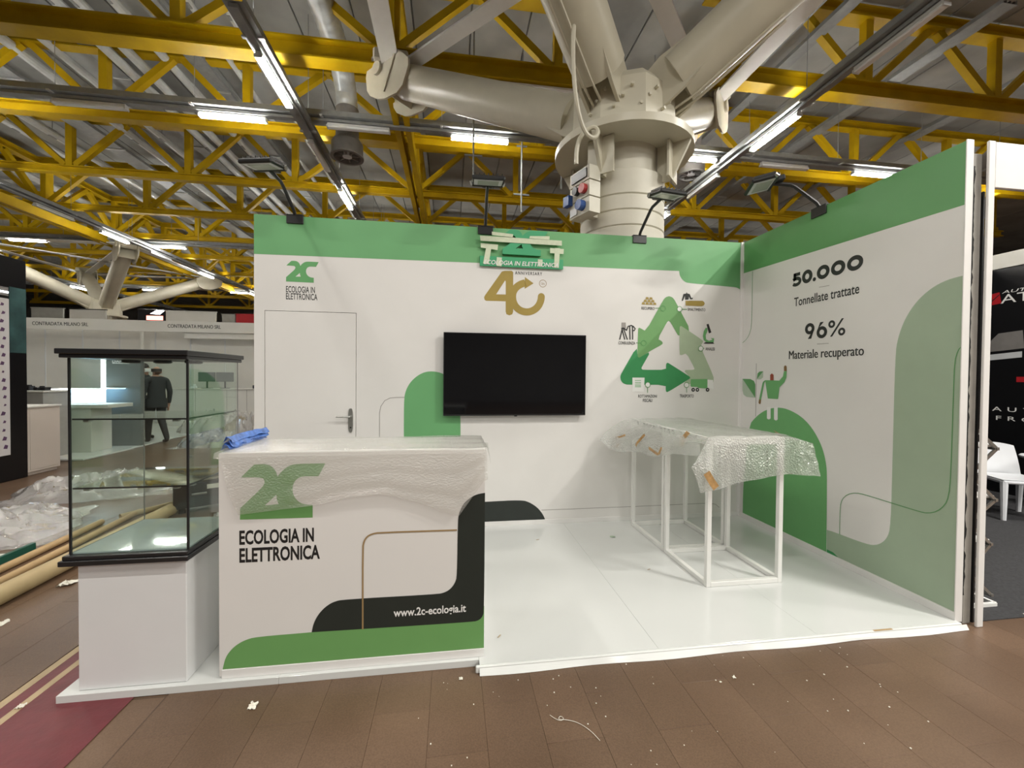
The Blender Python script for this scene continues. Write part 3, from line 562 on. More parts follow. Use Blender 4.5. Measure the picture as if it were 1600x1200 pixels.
for i,(x,y,z0) in enumerate([(-2.75,4.4,5.6),(-1.6,5.35,5.3),(-.6,5.6,6.0)]):
    t=thing('suspension_pole',(x,y,z0),'thin grey suspension pole hanging above the booth wall, %s from the left'%ORD[i],'suspension pole','thin suspension poles')
    MB().tube([(x,y,z0),(x,y,8.9)],.02,6).build('pole','tray',t); MB().bar((x-.18,y,z0+.4),(x+.18,y,z0+.4),.03,.03).build('cross_bar','tray',t)
    MB().bar((x-.12,y,z0+1.5),(x+.12,y,z0+1.5),.03,.03).build('cross_bar','tray',t)

# ------------------------------------------------------------------ branching columns
def tree_column(cx, cy, label, node_z=6.9, h=3.1, arms=((-1,1),(1,1),(-1,-1),(1,-1)), sc=1.0, detail=True):
    t=thing('branching_column',(cx,cy,FZ),label,'column')
    r=.485*sc
    for i,(z0,z1,rr) in enumerate([(FZ,1.2,r*1.03),(1.2,2.2,r*1.02),(2.2,2.9,r*1.01),(2.9,3.18,r),(3.18,3.35,r),(3.35,3.52,r),(3.52,3.80,r)]):
        MB().lathe([(rr-.012,z0+.001),(rr,z0+.012),(rr,z1-.012),(rr-.012,z1-.001)],(cx,cy,0),40).build('shaft_drum','column',t,smooth=True)
    MB().lathe([(r-.07,3.78),(r-.07,4.15)],(cx,cy,0),36).build('neck','column',t,smooth=True)
    MB().lathe([(.80*sc,4.12),(.80*sc,4.20)],(cx,cy,0),44).build('flange_ring','cream',t,smooth=True)
    for k in range(4):
        a=k*PI/2+PI/4; ca,sa=math.cos(a),math.sin(a); T=Vector((-sa,ca,0)); R=Vector((ca,sa,0)); c0=Vector((cx,cy,0))
        m=MB(); m.prism([(r-.06,3.72),(r+.10,3.72),(.78*sc,4.10),(.78*sc,4.125),(r-.06,4.125)],lambda u,v,tt,R=R,T=T,c0=c0:(c0+R*u+T*tt+Vector((0,0,v))),-.02,.02)
        m.prism([(-.15,3.72),(.15,3.72),(.15,4.11),(-.15,4.11)],lambda u,v,tt,R=R,T=T,c0=c0:(c0+T*u+R*(r+.10+tt)+Vector((0,0,v))),-.012,.012)
        m.build('bracket','cream',t)
    MB().lathe([(.62*sc,4.2),(.60*sc,4.74),(.52*sc,4.84),(.05,4.88)],(cx,cy,0),8).build('hub','cream',t)
    if detail:
        for k in range(14):
            aa=-2.6+k*.16; MB().tube([(cx+.5*math.cos(aa),cy+.5*math.sin(aa),4.42+.1*(k%3)),(cx+.61*math.cos(aa),cy+.61*math.sin(aa),4.42+.1*(k%3))],.018,6).build('bolt','cream',t)
    for sx,sy in arms:
        d=Vector((sx*h,sy*h,node_z-4.45)); dn=d.normalized(); p0=Vector((cx,cy,4.45)); N=Vector((cx+sx*h,cy+sy*h,node_z)); side=dn.cross(Vector((0,0,1))).normalized(); up=side.cross(dn)
        a=MB(); a.tube([p0+dn*(.74 if detail else .4),N-dn*.42],.275*sc,28).build('arm','cream',t,smooth=True)
        for s in (-1,1):         # fork plates at the foot and the head of the arm
            MB().prism([(.1,-.26),(.7,-.25),(1.0,-.2),(1.0,.2),(.7,.25),(.1,.16)],lambda u,v,tt,s=s:(p0+dn*u+up*v+side*(s*.17+tt)),-.018,.018).build('foot_plate','cream',t)
            MB().prism(smooth_closed([(-.85,-.24),(-.35,-.46),(.12,-.44),(.36,-.12),(.30,.22),(-.1,.40),(-.5,.34),(-.85,.24)],1),lambda u,v,tt,s=s:(N+dn*u+up*v+side*(s*.29+tt)),-.02,.02).build('head_plate','cream',t)
        MB().prism([(-.45,-.32),(.42,-.32),(.42,.32),(-.45,.32)],lambda u,v,tt:(N+dn*(-.38+tt)+side*u*.74+up*v),-.02,.02).build('end_plate','cream',t)
        if detail and sy<0:
            for o_ in (-.05,.05): MB().tube([p0+dn*.3-up*.2+side*(o_-sx*.05),p0+dn*.8-up*.287+side*(o_-sx*.05),p0+dn*1.7-up*.287+side*(o_-sx*.05)],.014,6).build('arm_conduit','cream',t,smooth=True)
        if detail:
            for k in range(10):
                aa=k*2*PI/10; c=N-dn*.36+side*math.cos(aa)*.25*1.05+up*math.sin(aa)*.25*1.05
                MB().tube([c-dn*.06,c+dn*.0],.02,6).build('bolt','cream',t)
        MB().bbox(N.x-.3,N.x+.3,N.y-.3,N.y+.3,node_z+.12,node_z+.34,.03).build('bearing_block','cream',t)
        m=MB(); m.tube([N+side*.36,N-side*.36],.11,14); m.build('pin','cream',t,smooth=True)
    def tie(a,b,wd=.3):
        A=Vector((cx+a[0]*h,cy+a[1]*h,node_z+.06)); B=Vector((cx+b[0]*h,cy+b[1]*h,node_z+.06)); d=(B-A).normalized()
        MB().bar(A-d*.05,B+d*.05,wd,.035,(0,0,1)).build('tie_bar','frame_white',t)
    q=[(-1,-1),(1,-1),(1,1),(-1,1)]
    for i in range(4): tie(q[i],q[(i+1)%4])
    tie(q[0],q[2],.26); tie(q[1],q[3],.26)
    return t
col=tree_column(-1.15,.62,'cream branching steel and concrete column rising behind the booth wall')
tree_column(-18.95,17.5,'distant cream branching column at left beyond the white stands',node_z=6.6,h=3.0,detail=False)
ca=MB().tube(smooth3([(-2.02,-.30,5.0),(-2.03,-.27,4.6),(-1.98,-.22,4.2),(-1.86,-.1,3.98),(-1.74,-.08,3.92),(-1.68,-.06,4.02),(-1.74,-.05,4.08),(-1.86,-.02,4.0),(-1.90,0,3.86),(-1.90,0,3.70)],2),.022,8).build('loose_cable','cream',None,smooth=True)
tag(ca,'loose cream cable looping down from the column arm to the socket box','cable')
# electrical distribution box hung on the column
b=thing('distribution_box',(-1.76,.12,3.28),'cream electrical distribution box with red and blue sockets on the column','electrical box')
U=Vector((-.93,-.36,0)).normalized(); Sd=Vector((.36,-.93,0)).normalized(); c0=Vector((-1.63,.36,0))   # faces the aisle, seen from the side
def bx(u,v,tt): return c0+Sd*u+U*tt+Vector((0,0,v))
for z0,z1 in ((3.30,3.46),(3.475,3.635),(3.65,3.80)): MB().prism([(-.17,z0),(.17,z0),(.17,z1),(-.17,z1)],bx,.0,.15).build('module','socket_box',b)
MB().prism([(-.13,3.68),(.13,3.68),(.13,3.775),(-.13,3.775)],bx,.15,.165).build('fuse_window','black_plastic',b)
MB().prism(circle((.09,3.56),.052,16),bx,.15,.20).build('red_socket','socket_red',b)
MB().prism(circle((-.03,3.57),.045,16),bx,.15,.20).build('dark_socket','black_plastic',b)
MB().prism([(-.22,3.45),(-.12,3.45),(-.12,3.56),(-.22,3.56)],bx,.15,.21).build('open_flap','socket_blue',b)
MB().prism(circle((.06,3.39),.055,16),bx,.15,.22).build('blue_socket','socket_blue',b)
MB().prism([(-.15,3.32),(-.03,3.32),(-.03,3.40),(-.15,3.40)],bx,.15,.165).build('lower_window','lamp_body',b)
MB().prism([(-.05,3.3),(.05,3.3),(.05,3.8),(-.05,3.8)],bx,-.12,.0).build('mounting_bracket','socket_box',b)
# ================================================================== THE BOOTH
WX=-4.976; WD=-2.01
pf=thing('booth_platform',(-2.5,-1,FZ),'glossy white raised platform under the whole booth','platform')
for i in range(5):
    x0=WX+.003 if i==4 else -1.0*(i+1)+.0004; x1=-1.0*i-.0004
    MB().bbox(x0,x1,-1.99 if x1<-2.9 else -2.028,-.002,FZ,0,.0008).build('floor_panel','platform',pf)
MB().bbox(-3.02,0.0,-2.047,-2.03,FZ,.0015,.004).build('edge_strip','skirt',pf)
MB().grid(lambda u,v:(-3.0+3.03*u,-2.048-.02*v-.006*math.sin(u*23)*v,FZ+.027*(1-v)+.0015+(.006*noise.noise(Vector((u*9,v,0)))*v if u>.6 else 0)),40,3).build('skirt_film','skirt',pf)
MB().box(-.63,-.50,-2.047,-2.035,.0012,.0022).build('worn_patch','card2',pf)

# back wall with its door opening
m=MB(); m.box(WX,-4.886,0,.04,0,3.0); m.box(-4.886,-4.064,0,.04,2.114,3.0); m.box(-4.064,.04,0,.04,0,3.0)
wb=struct(m.build('wall_back','white'))
dr=struct(MB().bbox(-4.881,-4.069,-.001,.035,.006,2.109,.002).build('door_1','white'))
MB().bbox(-4.886,-4.064,.036,.04,0,2.114,.001).build('dark_gap_backing','ink',dr)  # black sheet added behind the leaf so the gap around it looks dark
hp=MB(); hp.prism(smooth_closed([(-4.135,.965),(-4.092,.965),(-4.092,1.195),(-4.135,1.195)],2),lambda u,v,t:(u,-.002-t,v),0,.01); hp=hp.build('lock_plate','steel',dr,smooth=False)
MB().tube([(-4.113,-.01,1.118),(-4.113,-.055,1.118),(-4.135,-.06,1.118),(-4.235,-.055,1.122)],.009,8).build('lever_handle','steel',hp,smooth=True)
MB().prism(circle((-4.113,1.012),.008,10)+[],lambda u,v,t:(u,-.0125-t,v),0,.001).build('keyhole','ink',hp)
# side wall
m=MB(); m.box(0,.04,WD,0,0,3.0); ws=struct(m.build('wall_side','white_side'))
struct(MB().bbox(-.012,.042,WD-.006,WD,-.01,3.003,.001).build('trim_1','white_edge'))
struct(MB().bbox(-.032,-.0,-.012,-.0,0,3.002,.001).build('trim_2','white_edge'))
struct(MB().bbox(-.012,0,WD,-.012,0,.05,.001).build('baseboard_side','white_edge'))
struct(MB().bbox(WX,-.032,-.008,0,0,.045,.001).build('baseboard_back','white_edge'))

# print on the back wall
gb=[(WX,3.0),(WX,2.632),(-.80,2.66),(-.752,2.66),(-.745,2.615),(-.72,2.575),(-.685,2.548),(-.645,2.535),(-.13,2.515),(-.07,2.51),(-.034,2.49),(-.034,3.0)]
decal('green_band',[smooth_arc(gb,2,.6)],on_back(1),'green',wb)
decal('green_arch',[smooth_arc(TR['bgreen'],2)],on_back(1),'green',wb)
decal('charcoal_band',[smooth_arc(TR['bblack'],2)],on_back(1),'black_print',wb)
decal('thin_line',stroke(TR['bline'],.006)+stroke(TR['bline2'],.005),on_back(1),'grey_line',wb)
def logo_on(name, u0,u1,v0,v1, mp, mm, parent):
    L_=TR['logo']; a0=min(p[0] for p in L_); a1=max(p[0] for p in L_); b0=min(p[1] for p in L_); b1=max(p[1] for p in L_)
    f=lambda p:(u0+(p[0]-a0)/(a1-a0)*(u1-u0), v0+(p[1]-b0)/(b1-b0)*(v1-v0))
    return [f(p) for p in L_],[f(p) for p in TR['logohole']]
o_,h_=logo_on('',-4.697,-4.407,2.386,2.585,None,None,None)
decal('logo_mark',[smooth_arc(o_,2,.6)],on_back(1),'slogo_green',wb,[h_])
m=MB(); text_mb(m,'ECOLOGIA IN',-4.697,-4.441,2.287,2.347,on_back(1),.012); text_mb(m,'ELETTRONICA',-4.697,-4.418,2.221,2.281,on_back(1),.012); m.build('logo_lettering','ink',wb)
# anniversary mark
def unify(T): return [tuple(p) for p in T]
decal('numeral_four',[unify(TR['40four'])],on_back(1),'gold',wb,[unify(TR['40hole'])])
arc=smooth(TR['40arc'],2); decal('numeral_arrow',stroke(arc,.072)+[circle(arc[-1],.036,16)]+[TR['40head']],on_back(2),'gold',wb)
x0,x1,z0,z1=rect(TR['annv']); m=MB(); text_mb(m,'ANNIVERSARY',x0,x1,z0,z1,on_back(1),.02,0,1.35); m.build('anniversary_lettering','ink',wb)
cu=((TR['un'][0][0]+TR['un'][1][0])/2-.0,TR['un'][0][1]); ru=.036
m=MB()
for p in stroke(circle(cu,ru,28),.005,True): m.prism(p,on_back(1),0,None)
text_mb(m,'U',cu[0]-.017,cu[0]-.002,cu[1]-.012,cu[1]+.014,on_back(1),0); text_mb(m,'n',cu[0]+.001,cu[0]+.017,cu[1]-.015,cu[1]+.004,on_back(1),0); m.build('ring_mark','gold_line',wb)
# recycling arrows and their small pictures
decal('pale_arrow',[smooth_closed(TR['arC'],1)],on_back(1),'arrow_c',wb)
decal('dark_arrow',[smooth_closed(TR['arB'],1)],on_back(2),'arrow_b',wb)
decal('mid_arrow',[smooth_closed(TR['arA'],1)],on_back(3),'arrow_a',wb)
mp4=on_back(4)
aC=TR['arC']; decal('pale_arrow_head',[smooth_closed(aC[:7]+aC[-3:],1)],mp4,'arrow_c',wb)
g1=TR['gold1']; gz0=min(p[1] for p in g1); gz1=max(p[1] for p in g1); gx0=min(p[0] for p in g1); gx1=max(p[0] for p in g1); gold=[]
for r,n in ((0,4),(1,3),(2,2)):
    hh=(gz1-gz0)/3; wd=(gx1-gx0)/4
    for k in range(n):
        a=gx0+(gx1-gx0)/2-n*wd/2+k*wd; z=gz0+r*hh; gold.append([(a+.002,z),(a+wd-.002,z),(a+wd*.82,z+hh-.004),(a+wd*.18,z+hh-.004)])
decal('ingot_picture',gold,mp4,'gold',wb)
decal('tank_picture',[TR['tank']],mp4,'gold',wb); decal('worker_picture',[TR['worker']],mp4,'ink',wb)
decal('microscope_arm',[TR['mic_arm']],mp4,'dome',wb); decal('microscope_tube',[TR['mic_tube'],TR['mic_base']],mp4,'ink',wb)
pl=[]
for s_ in TR['ppl']: pl+=stroke(s_,.012)
decal('people_picture',pl,mp4,'ink',wb); decal('flipchart_picture',[TR['ppl2']],on_back(3),'grey_line',wb)
decal('truck_picture',[TR['truck']],mp4,'dome',wb); decal('truck_cab_picture',[TR['cab']],mp4,'white_print',wb)
wh=TR['wheels']; decal('wheel_picture',[circle(c,.021,14) for c in wh],on_back(5),'ink',wb); decal('wheel_hub_picture',[circle(c,.007,10) for c in wh],on_back(6),'white_print',wb)
decal('document_picture',[TR['doc']],mp4,'white_print',wb)
dl=[]
for s_ in TR['docl']: dl+=stroke(s_,.006)
decal('document_lines',dl,on_back(5),'dome',wb)
rg=[]
for c in TR['rings']: rg+=stroke(circle(c,.028,20),.006,True)
for s_ in TR['leads']: rg+=stroke(s_,.006)
decal('callout_rings',rg,on_back(6),'leaf_dark',wb)
decal('callout_fill',[circle(TR['rings'][i],.024,18) for i in (1,3,4,5)],on_back(5),'white_print',wb)
m=MB()
for s_,T in TR['labels']: x0,x1,z0,z1=rect(T); text_mb(m,s_,x0,x1,z0,z1,mp4,.01)
m.build('callout_lettering','ink',wb)

# print on the side wall
decal('green_band',[[(-.012,3.0),(-.012,2.665),(WD,2.605),(WD,3.0)]],on_side(1),'green_shaded',ws)
decal('sage_field',[smooth_arc(TR['light'],2)],on_side(1),'sage',ws)
decal('green_dome',[smooth_arc(TR['dome'],2)],on_side(2),'dome',ws); decal('green_foot',[TR['foot']],on_side(3),'arrow_b',ws)
decal('thin_line',stroke(smooth(TR['line1'],1),.005)+stroke(smooth(TR['line2'],1),.005),on_side(3),'leaf_dark',ws)
def ring_glyph(cy_,cz,ry,rz,t): return [(cy_+ry*math.cos(a),cz+rz*math.sin(a)) for a in [2*PI*i/28 for i in range(28)]],[(cy_+(ry-t)*math.cos(a),cz+(rz-t)*math.sin(a)) for a in [2*PI*i/28 for i in range(28)]]
m=MB(); mp=on_side(2)
y0,y1,z0,z1=-.667,-1.37,2.375,2.495; hh=z1-z0; zc=(z0+z1)/2
def zero(c,wd): o_,h_=ring_glyph(c,zc,wd/2,hh/2,.034); m.prism(o_,mp,0,None,[h_])
# 5
for p in ([(-.69,z1),(-.765,z1),(-.765,z1-.030),(-.69,z1-.030)],[(-.69,z1),(-.69,z0+.052),(-.719,z0+.052),(-.719,z1)]): m.prism(p,mp,0,None)
arc5=[(-.728+.0-.047*math.cos(a),z0+.042+.042*math.sin(a)) for a in [2.55-i*(2.55+2.6)/16 for i in range(17)]]
arc5=[(-.722-.043*math.cos(a)*1.0,z0+.040+.029*math.sin(a)) for a in [2.5-i*5.0/18 for i in range(19)]]
for p in stroke(arc5,.031): m.prism(p,mp,0,None)
zero(-.842,.112); m.prism(circle((-.918,z0+.017),.0175,14),mp,0,None)
zero(-1.005,.125); zero(-1.145,.130); zero(-1.292,.135)
m.build('numeral_lettering','ink',ws)
m=MB(); z0,z1=1.872,2.006
def ring2(c,z,r,t):
    o_=circle((c,z),r,24); h_=circle((c,z),r-t,24); m.prism(o_,mp,0,None,[h_])
ring2(-.880,z1-.044,.050,.029); m.prism([(-.928,z1-.05),(-.898,z0),(-.862,z0),(-.902,z1-.078)],mp,0,None)
ring2(-1.004,z0+.046,.052,.029); m.prism([(-1.022,z1),(-.986,z1),(-.954,z0+.055),(-.975,z0+.088)],mp,0,None)
ring2(-1.098,z1-.030,.032,.019); ring2(-1.190,z0+.032,.032,.019); m.prism([(-1.085,z0),(-1.105,z0),(-1.208,z1+.006),(-1.188,z1+.006)],mp,0,None)
m.build('percent_lettering','ink',ws)
m=MB(); text_mb(m,'Tonnellate trattate',-.703,-1.333,2.187,2.268,mp,.012); text_mb(m,'Materiale recuperato',-.655,-1.38,1.675,1.778,mp,.05); m.build('caption_lettering','ink',ws)
ls=[]
for s_ in TR['ln']: ls+=stroke(s_,.004)
decal('divider_line',ls,mp,'grey_line',ws)
decal('plant_stem',stroke(TR['stem'],.007),mp,'grey_line',ws)
decal('leaf_dark',[TR['leafA'],TR['leafC']],mp,'leaf_dark',ws); decal('leaf_pale',[TR['leafB'],TR['leafD']],mp,'leaf_pale',ws)
decal('figure_jumper',[TR['torso']],on_side(4),'dome',ws); decal('figure_hand',[TR['hand1'],TR['hand2']],on_side(4),'skin_print',ws)
decal('figure_face',[TR['pface']],on_side(5),'red_print',ws); decal('figure_leg',TR['legs'],on_side(5),'white_print',ws)

# taped foam sign at the top of the back wall
sg=thing('taped_sign',(-2.46,0,2.62),'green foam company sign held on the back wall with masking tape','sign')
MB().bbox(-2.885,-2.035,-.028,-.012,2.612,2.712,.002).build('sign_plate','foam_green',sg)
MB().bbox(-2.885,-2.035,-.012,-.002,2.70,2.715,.002).build('plate_spacer','foam_green',sg)
m=MB(); text_mb(m,'ECOLOGIA IN ELETTRONICA',-2.845,-2.085,2.628,2.672,on_back(1,-.0335),.012,.2); m.build('sign_lettering','white_print',sg)
o_,h_=logo_on('',-2.66,-2.20,2.735,2.985,None,None,None)
MB().prism(o_,on_back(0,-.004),0,.032,[h_]).build('foam_logo','foam_green',sg)
for i,p in enumerate(TR['tapes']): MB().prism(p,on_back(1,(-.0385 if i in (0,7,8) else -.0295)-.0012*(i%3)),0,.0008).build('tape_strip','tape',sg)

# television
tv=thing('television',(-2.52,0,1.53),'large black wall-mounted television in the middle of the back wall','television')
tvx0,tvx1,tvz0,tvz1=-3.235,-1.798,1.125,1.942
MB().bbox(tvx0,tvx1,-.075,-.045,tvz0,tvz1,.004).build('housing','black_plastic',tv)
MB().box(tvx0+.008,tvx1-.008,-.0765,-.0755,tvz0+.016,tvz1-.008).build('screen','screen',tv)
MB().bbox(tvx0+.25,tvx1-.25,-.045,-.02,tvz0+.12,tvz1-.2,.01).build('rear_cover','black_plastic',tv)
MB().bbox(-2.8,-2.2,-.02,-.003,1.35,1.75,.004).build('wall_bracket','black_metal',tv)
MB().bbox(-2.535,-2.505,-.0775,-.07,tvz0-.008,tvz0+.002,.002).build('logo_tab','black_plastic',tv)

# floodlights clamped on the wall tops
def floodlight(loc, rz, label, swing=0.0):
    SW=Matrix.Rotation(swing,4,'Z')
    t=thing('clamp_floodlight',(0,0,0),label,'floodlight','black clamp floodlights on the booth walls')
    MB().bbox(-.075,.075,-.012,0,-.07,.012,.002).build('clamp_plate','black_metal',t)
    MB().bbox(-.075,.075,-.012,.055,.003,.014,.002).build('clamp_top','black_metal',t)
    MB().bbox(-.04,.04,.042,.055,-.06,.01,.002).build('clamp_jaw','black_metal',t)
    MB().tube([(0,.0,.01),(0,-.02,.045),(0,-.19,.205),(0,-.225,.225),(0,-.36,.25)],.015,8).xform(SW).build('arm','black_metal',t,smooth=True)
    MB().bar((-.14,-.36,.253),(.14,-.36,.253),.02,.02).xform(SW).build('yoke','black_metal',t)
    for s in (-1,1): MB().tube([(s*.142,-.36,.253),(s*.148,-.385,.275)],.014,6).xform(SW).build('yoke_knob','steel',t)
    tilt=SW@Matrix.Translation((0,-.34,.272))@Matrix.Rotation(math.radians(10),4,'X')@Matrix.Scale(1.32,4)
    MB().bbox(-.11,.11,-.17,.0,-.012,.016,.008).xform(tilt).build('head','black_metal',t)
    m=MB()
    for k in range(7): m.box(-.09+.03*k-.003,-.09+.03*k+.003,-.15,-.02,.016,.032)
    m.xform(tilt).build('cooling_fin','black_metal',t)
    g=MB().box(-.095,.095,-.155,-.015,-.0135,-.012).xform(tilt).build('lens','lamp_body',t)
    MB().box(-.07,.07,-.135,-.035,-.0150,-.0136).xform(tilt).build('reflector','flood_glass',g)
    MB().bbox(-.035,.035,-.02,.05,-.012,.022,.005).xform(tilt).build('driver_box','black_metal',t)
    return move_tree(t,loc,rz)
floodlight((-4.615,-.0015,3.0),0,'black clamp floodlight at the left end of the back wall',-.22)
floodlight((-2.83,-.0015,3.0),0,'black clamp floodlight above the taped sign',-.03)
floodlight((-1.205,-.0015,3.0),0,'black clamp floodlight in front of the cream column',.14)
floodlight((-.0015,-.955,3.0),-PI/2,'black clamp floodlight on the side wall top',-.42)

# ------------------------------------------------------------------ reception counter
ct=thing('reception_counter',(-3.62,-1.7,0),'white reception counter with green and charcoal company graphics','counter')
CXa,CXb,CYf,CYb=-4.285,-2.972,-1.965,-1.50
MB().bbox(CXa,CXb,CYf,CYf+.02,.012,1.10,.001).build('front_panel','white',ct)
MB().bbox(CXa,CXa+.02,CYf+.02,CYb,.012,1.10,.001).build('side_panel','white',ct); MB().bbox(CXb-.02,CXb,CYf+.02,CYb,.012,1.10,.001).build('side_panel','white',ct)
MB().bbox(CXa,CXb,CYf,CYb,1.10,1.122,.002).build('counter_top','white_edge',ct)
MB().bbox(CXa+.02,CXb-.02,CYf+.02,CYb-.02,.5,.518,.001).build('inner_shelf','white',ct)
MB().bbox(CXa+.012,CXb,CYf-.004,CYf,.001,.045,.001).build('base_strip','white_edge',ct)
def cf(k): return on_back(k,CYf)
clip=lambda P:[(min(max(p[0],CXa),CXb),min(max(p[1],.046),1.10)) for p in P]
decal('green_base_print',[smooth_arc(clip([(u,v+(.03 if u>-3.8 and v>.15 else 0)) for u,v in TR['cgreen']]),2,.6)],cf(1),'logo_green',ct); decal('charcoal_print',[smooth_arc(clip(TR['cblack']),2)],cf(2),'black_print',ct)
decal('gold_line',stroke(smooth(TR['cline'],1),.008),cf(3),'gold_line',ct)
decal('logo_mark',[smooth_arc(TR['logo'],2,.6)],cf(1),'logo_green',ct,[TR['logohole']])
m=MB(); x0,x1,z0,z1=rect(TR['ctxt1']); text_mb(m,'ECOLOGIA IN',x0,x1,z0,z1,cf(1),.03); x0,x1,z0,z1=rect(TR['ctxt2']); text_mb(m,'ELETTRONICA',x0,x1,z0,z1,cf(1),.03); m.build('logo_lettering','ink',ct)
m=MB(); x0,x1,z0,z1=rect(TR['curl']); text_mb(m,'www.2c-ecologia.it',x0,x1,z0,z1,cf(4),.02); m.build('web_lettering','white_print',ct)
# bubble wrap over the counter
edge=TR['cwrap']
def edge_z(x):
    for a,b in zip(edge,edge[1:]):
        if a[0]<=x<=b[0]: return a[1]+(b[1]-a[1])*(x-a[0])/(b[0]-a[0])
    return edge[0][1] if x<edge[0][0] else edge[-1][1]
wr=MB(); TOPZ=1.128
def top_(u,v): x=CXa-.012+(CXb-CXa+.022)*u; y=CYf-.012+.47*v; return (x,y,TOPZ+.006*noise.noise(Vector((x*5,y*7,1)))+.004*abs(math.sin(9*v+2*u)))
def frt(u,v):
    x=CXa-.012+(CXb-CXa+.022)*u; ze=edge_z(x); z=TOPZ+(ze-TOPZ)*v
    fold=.012*math.sin(v*9+u*3)*(u>.25)+.012*noise.noise(Vector((x*4,z*6,0)))
    return (x+.01*noise.noise(Vector((x*3,z*3,5))),CYf-.014-.012*v-abs(fold)*v**.7,z)
wr.grid(top_,60,18); wr.grid(frt,70,22)
wr.grid(lambda u,v:(CXb+.010+.02*v,CYf-.012+.2*u,TOPZ-.09*v*(1-u)),8,6)
wo=tag(wr.build('bubble_wrap_sheet','bubble2',None,smooth=True),'bubble wrap sheet draped over the top and front of the reception counter','bubble wrap')
m=MB()
for k in range(3): m.grid(lambda u,v,k=k:(CXa-.045+.05*v+.01*math.sin(6*u+k),-1.86+.44*u,1.118+.02*k+.028*math.sin(PI*v)+.012*noise.noise(Vector((u*6,v*4,k)))),18,8)
tag(m.build('blue_plastic_bag','blue_film',None,smooth=True),'folded blue plastic film along the left edge of the reception counter','plastic film')

# ------------------------------------------------------------------ glass display case
dc=thing('display_case',(-4.67,-1.72,0),'tall glass display case with black frame on a white plinth','display case')
GX0,GX1,GY0,GY1=-4.926,-4.422,-1.965,-1.487
MB().bbox(-4.898,-4.43,-1.965,-1.49,.001,.61,.003).build('plinth','plinth',dc)
m=MB(); m.bbox(-4.955,-4.405,-2.0,-1.455,.61,.635,.003); m.bbox(-4.945,-4.412,-1.99,-1.462,.635,.655,.003); m.build('base_frame','black_plastic',dc)
MB().box(GX0+.006,GX1-.006,GY0+.006,GY1-.006,.6552,.662).build('case_floor','case_floor',dc)
m=MB(); m.bbox(-4.965,-4.405,-1.995,-1.445,1.60,1.625,.003); m.bbox(-4.955,-4.412,-1.985,-1.455,1.582,1.60,.003); m.build('top_frame','black_plastic',dc)
for (a,b,c,d) in ((GX0,GX1,GY0,GY0+.005),(GX0,GX0+.005,GY0+.005,GY1),(GX1-.005,GX1,GY0+.005,GY1)): MB().box(a,b,c,d,.656,1.582).build('glass_pane','glass',dc)
for (a,b,y) in ((GX0+.006,-4.66,GY1-.005),(-4.69,GX1-.006,GY1-.012)): MB().box(a,b,y,y+.005,.664,1.578).build('sliding_door','glass',dc)
for (x,y) in ((GX0,GY0),(GX1,GY0)): MB().box(x-.0045,x+.0045,y-.003,y+.004,.655,1.582).build('corner_seal','black_plastic',dc)
for x in (GX0,GX1): MB().box(x-.002,x+.002,GY1-.002,GY1+.002,.655,1.582).build('rear_seal','diff_grey',dc)
for z in (.965,1.293):
    sh=MB().box(GX0+.008,GX1-.008,GY0+.008,GY1-.02,z-.003,z+.003).build('glass_shelf','shelf_glass',dc)
    e=MB(); e.box(GX0+.006,GX1-.006,GY0+.0055,GY0+.0085,z-.004,z+.0035); e.box(GX1-.0085,GX1-.006,GY0+.008,GY1-.02,z-.004,z+.0035); e.build('shelf_edge','black_plastic',sh)
    for (x,y) in ((GX0+.06,GY0+.02),(GX1-.06,GY0+.02),(GX1-.02,GY0+.07),(GX1-.02,GY1-.09)): MB().bbox(x-.014,x+.014,y-.012,y+.012,z-.014,z-.004,.003).build('shelf_clip','steel',sh)
for x in (-4.83,-4.68,-4.53): MB().lathe([(.04,0),(.04,-.012),(.03,-.016)],(x,-1.72,1.582),20).build('downlight','black_plastic',dc)
lk=MB().bbox(-4.69,-4.66,GY1-.018,GY1-.012,1.02,1.032,.002).build('lock','steel',dc)
for (x,y,z) in ((-4.672,-1.4965,1.1),(-4.476,-1.4965,1.1)): pass

# ------------------------------------------------------------------ two framed tables under bubble wrap
def frame_table(x0,x1,y0,y1,h,label):
    t=thing('display_table',((x0+x1)/2,(y0+y1)/2,0),label,'table','white framed display tables'); s=.034
    for x in (x0,x1-s):
        for y in (y0,y1-s): MB().bbox(x,x+s,y,y+s,.001,h,.002).build('leg','frame_white',t)
    for z in (.001,h-s):
        for x in (x0,x1-s): MB().bbox(x,x+s,y0+s,y1-s,z,z+s,.002).build('rail','frame_white',t)
        for y in (y0,y1-s): MB().bbox(x0+s,x1-s,y,y+s,z,z+s,.002).build('rail','frame_white',t)
    MB().bbox(x0-.004,x1+.004,y0-.002,y1+.002,h,h+.018,.002).build('table_top','white_edge',t)
    return t
frame_table(-1.322,-.715,-1.432,-.81,1.065,'white steel framed table nearest the platform front edge')
frame_table(-1.322,-.715,-.795,-.135,1.065,'white steel framed table nearest the back wall')
w2=MB(); Tz=1.092
def nz(p,a,f): return a*noise.noise(Vector(p)*f)
w2.grid(lambda u,v:(-1.34+.645*u,-1.455+1.35*v,Tz+.010*abs(nz((u*2,v*4,0),1,2))+.006*abs(math.sin(u*7+v*3))),40,60)
FB=[(-1.49,.89),(-1.42,.705),(-1.25,.728),(-1.05,.782),(-.90,.81),(-.70,.815)]
def lerp_list(L,u):
    k=u*(len(L)-1); i=min(int(k),len(L)-2); t=k-i; return tuple(a+(b-a)*t for a,b in zip(L[i],L[i+1]))
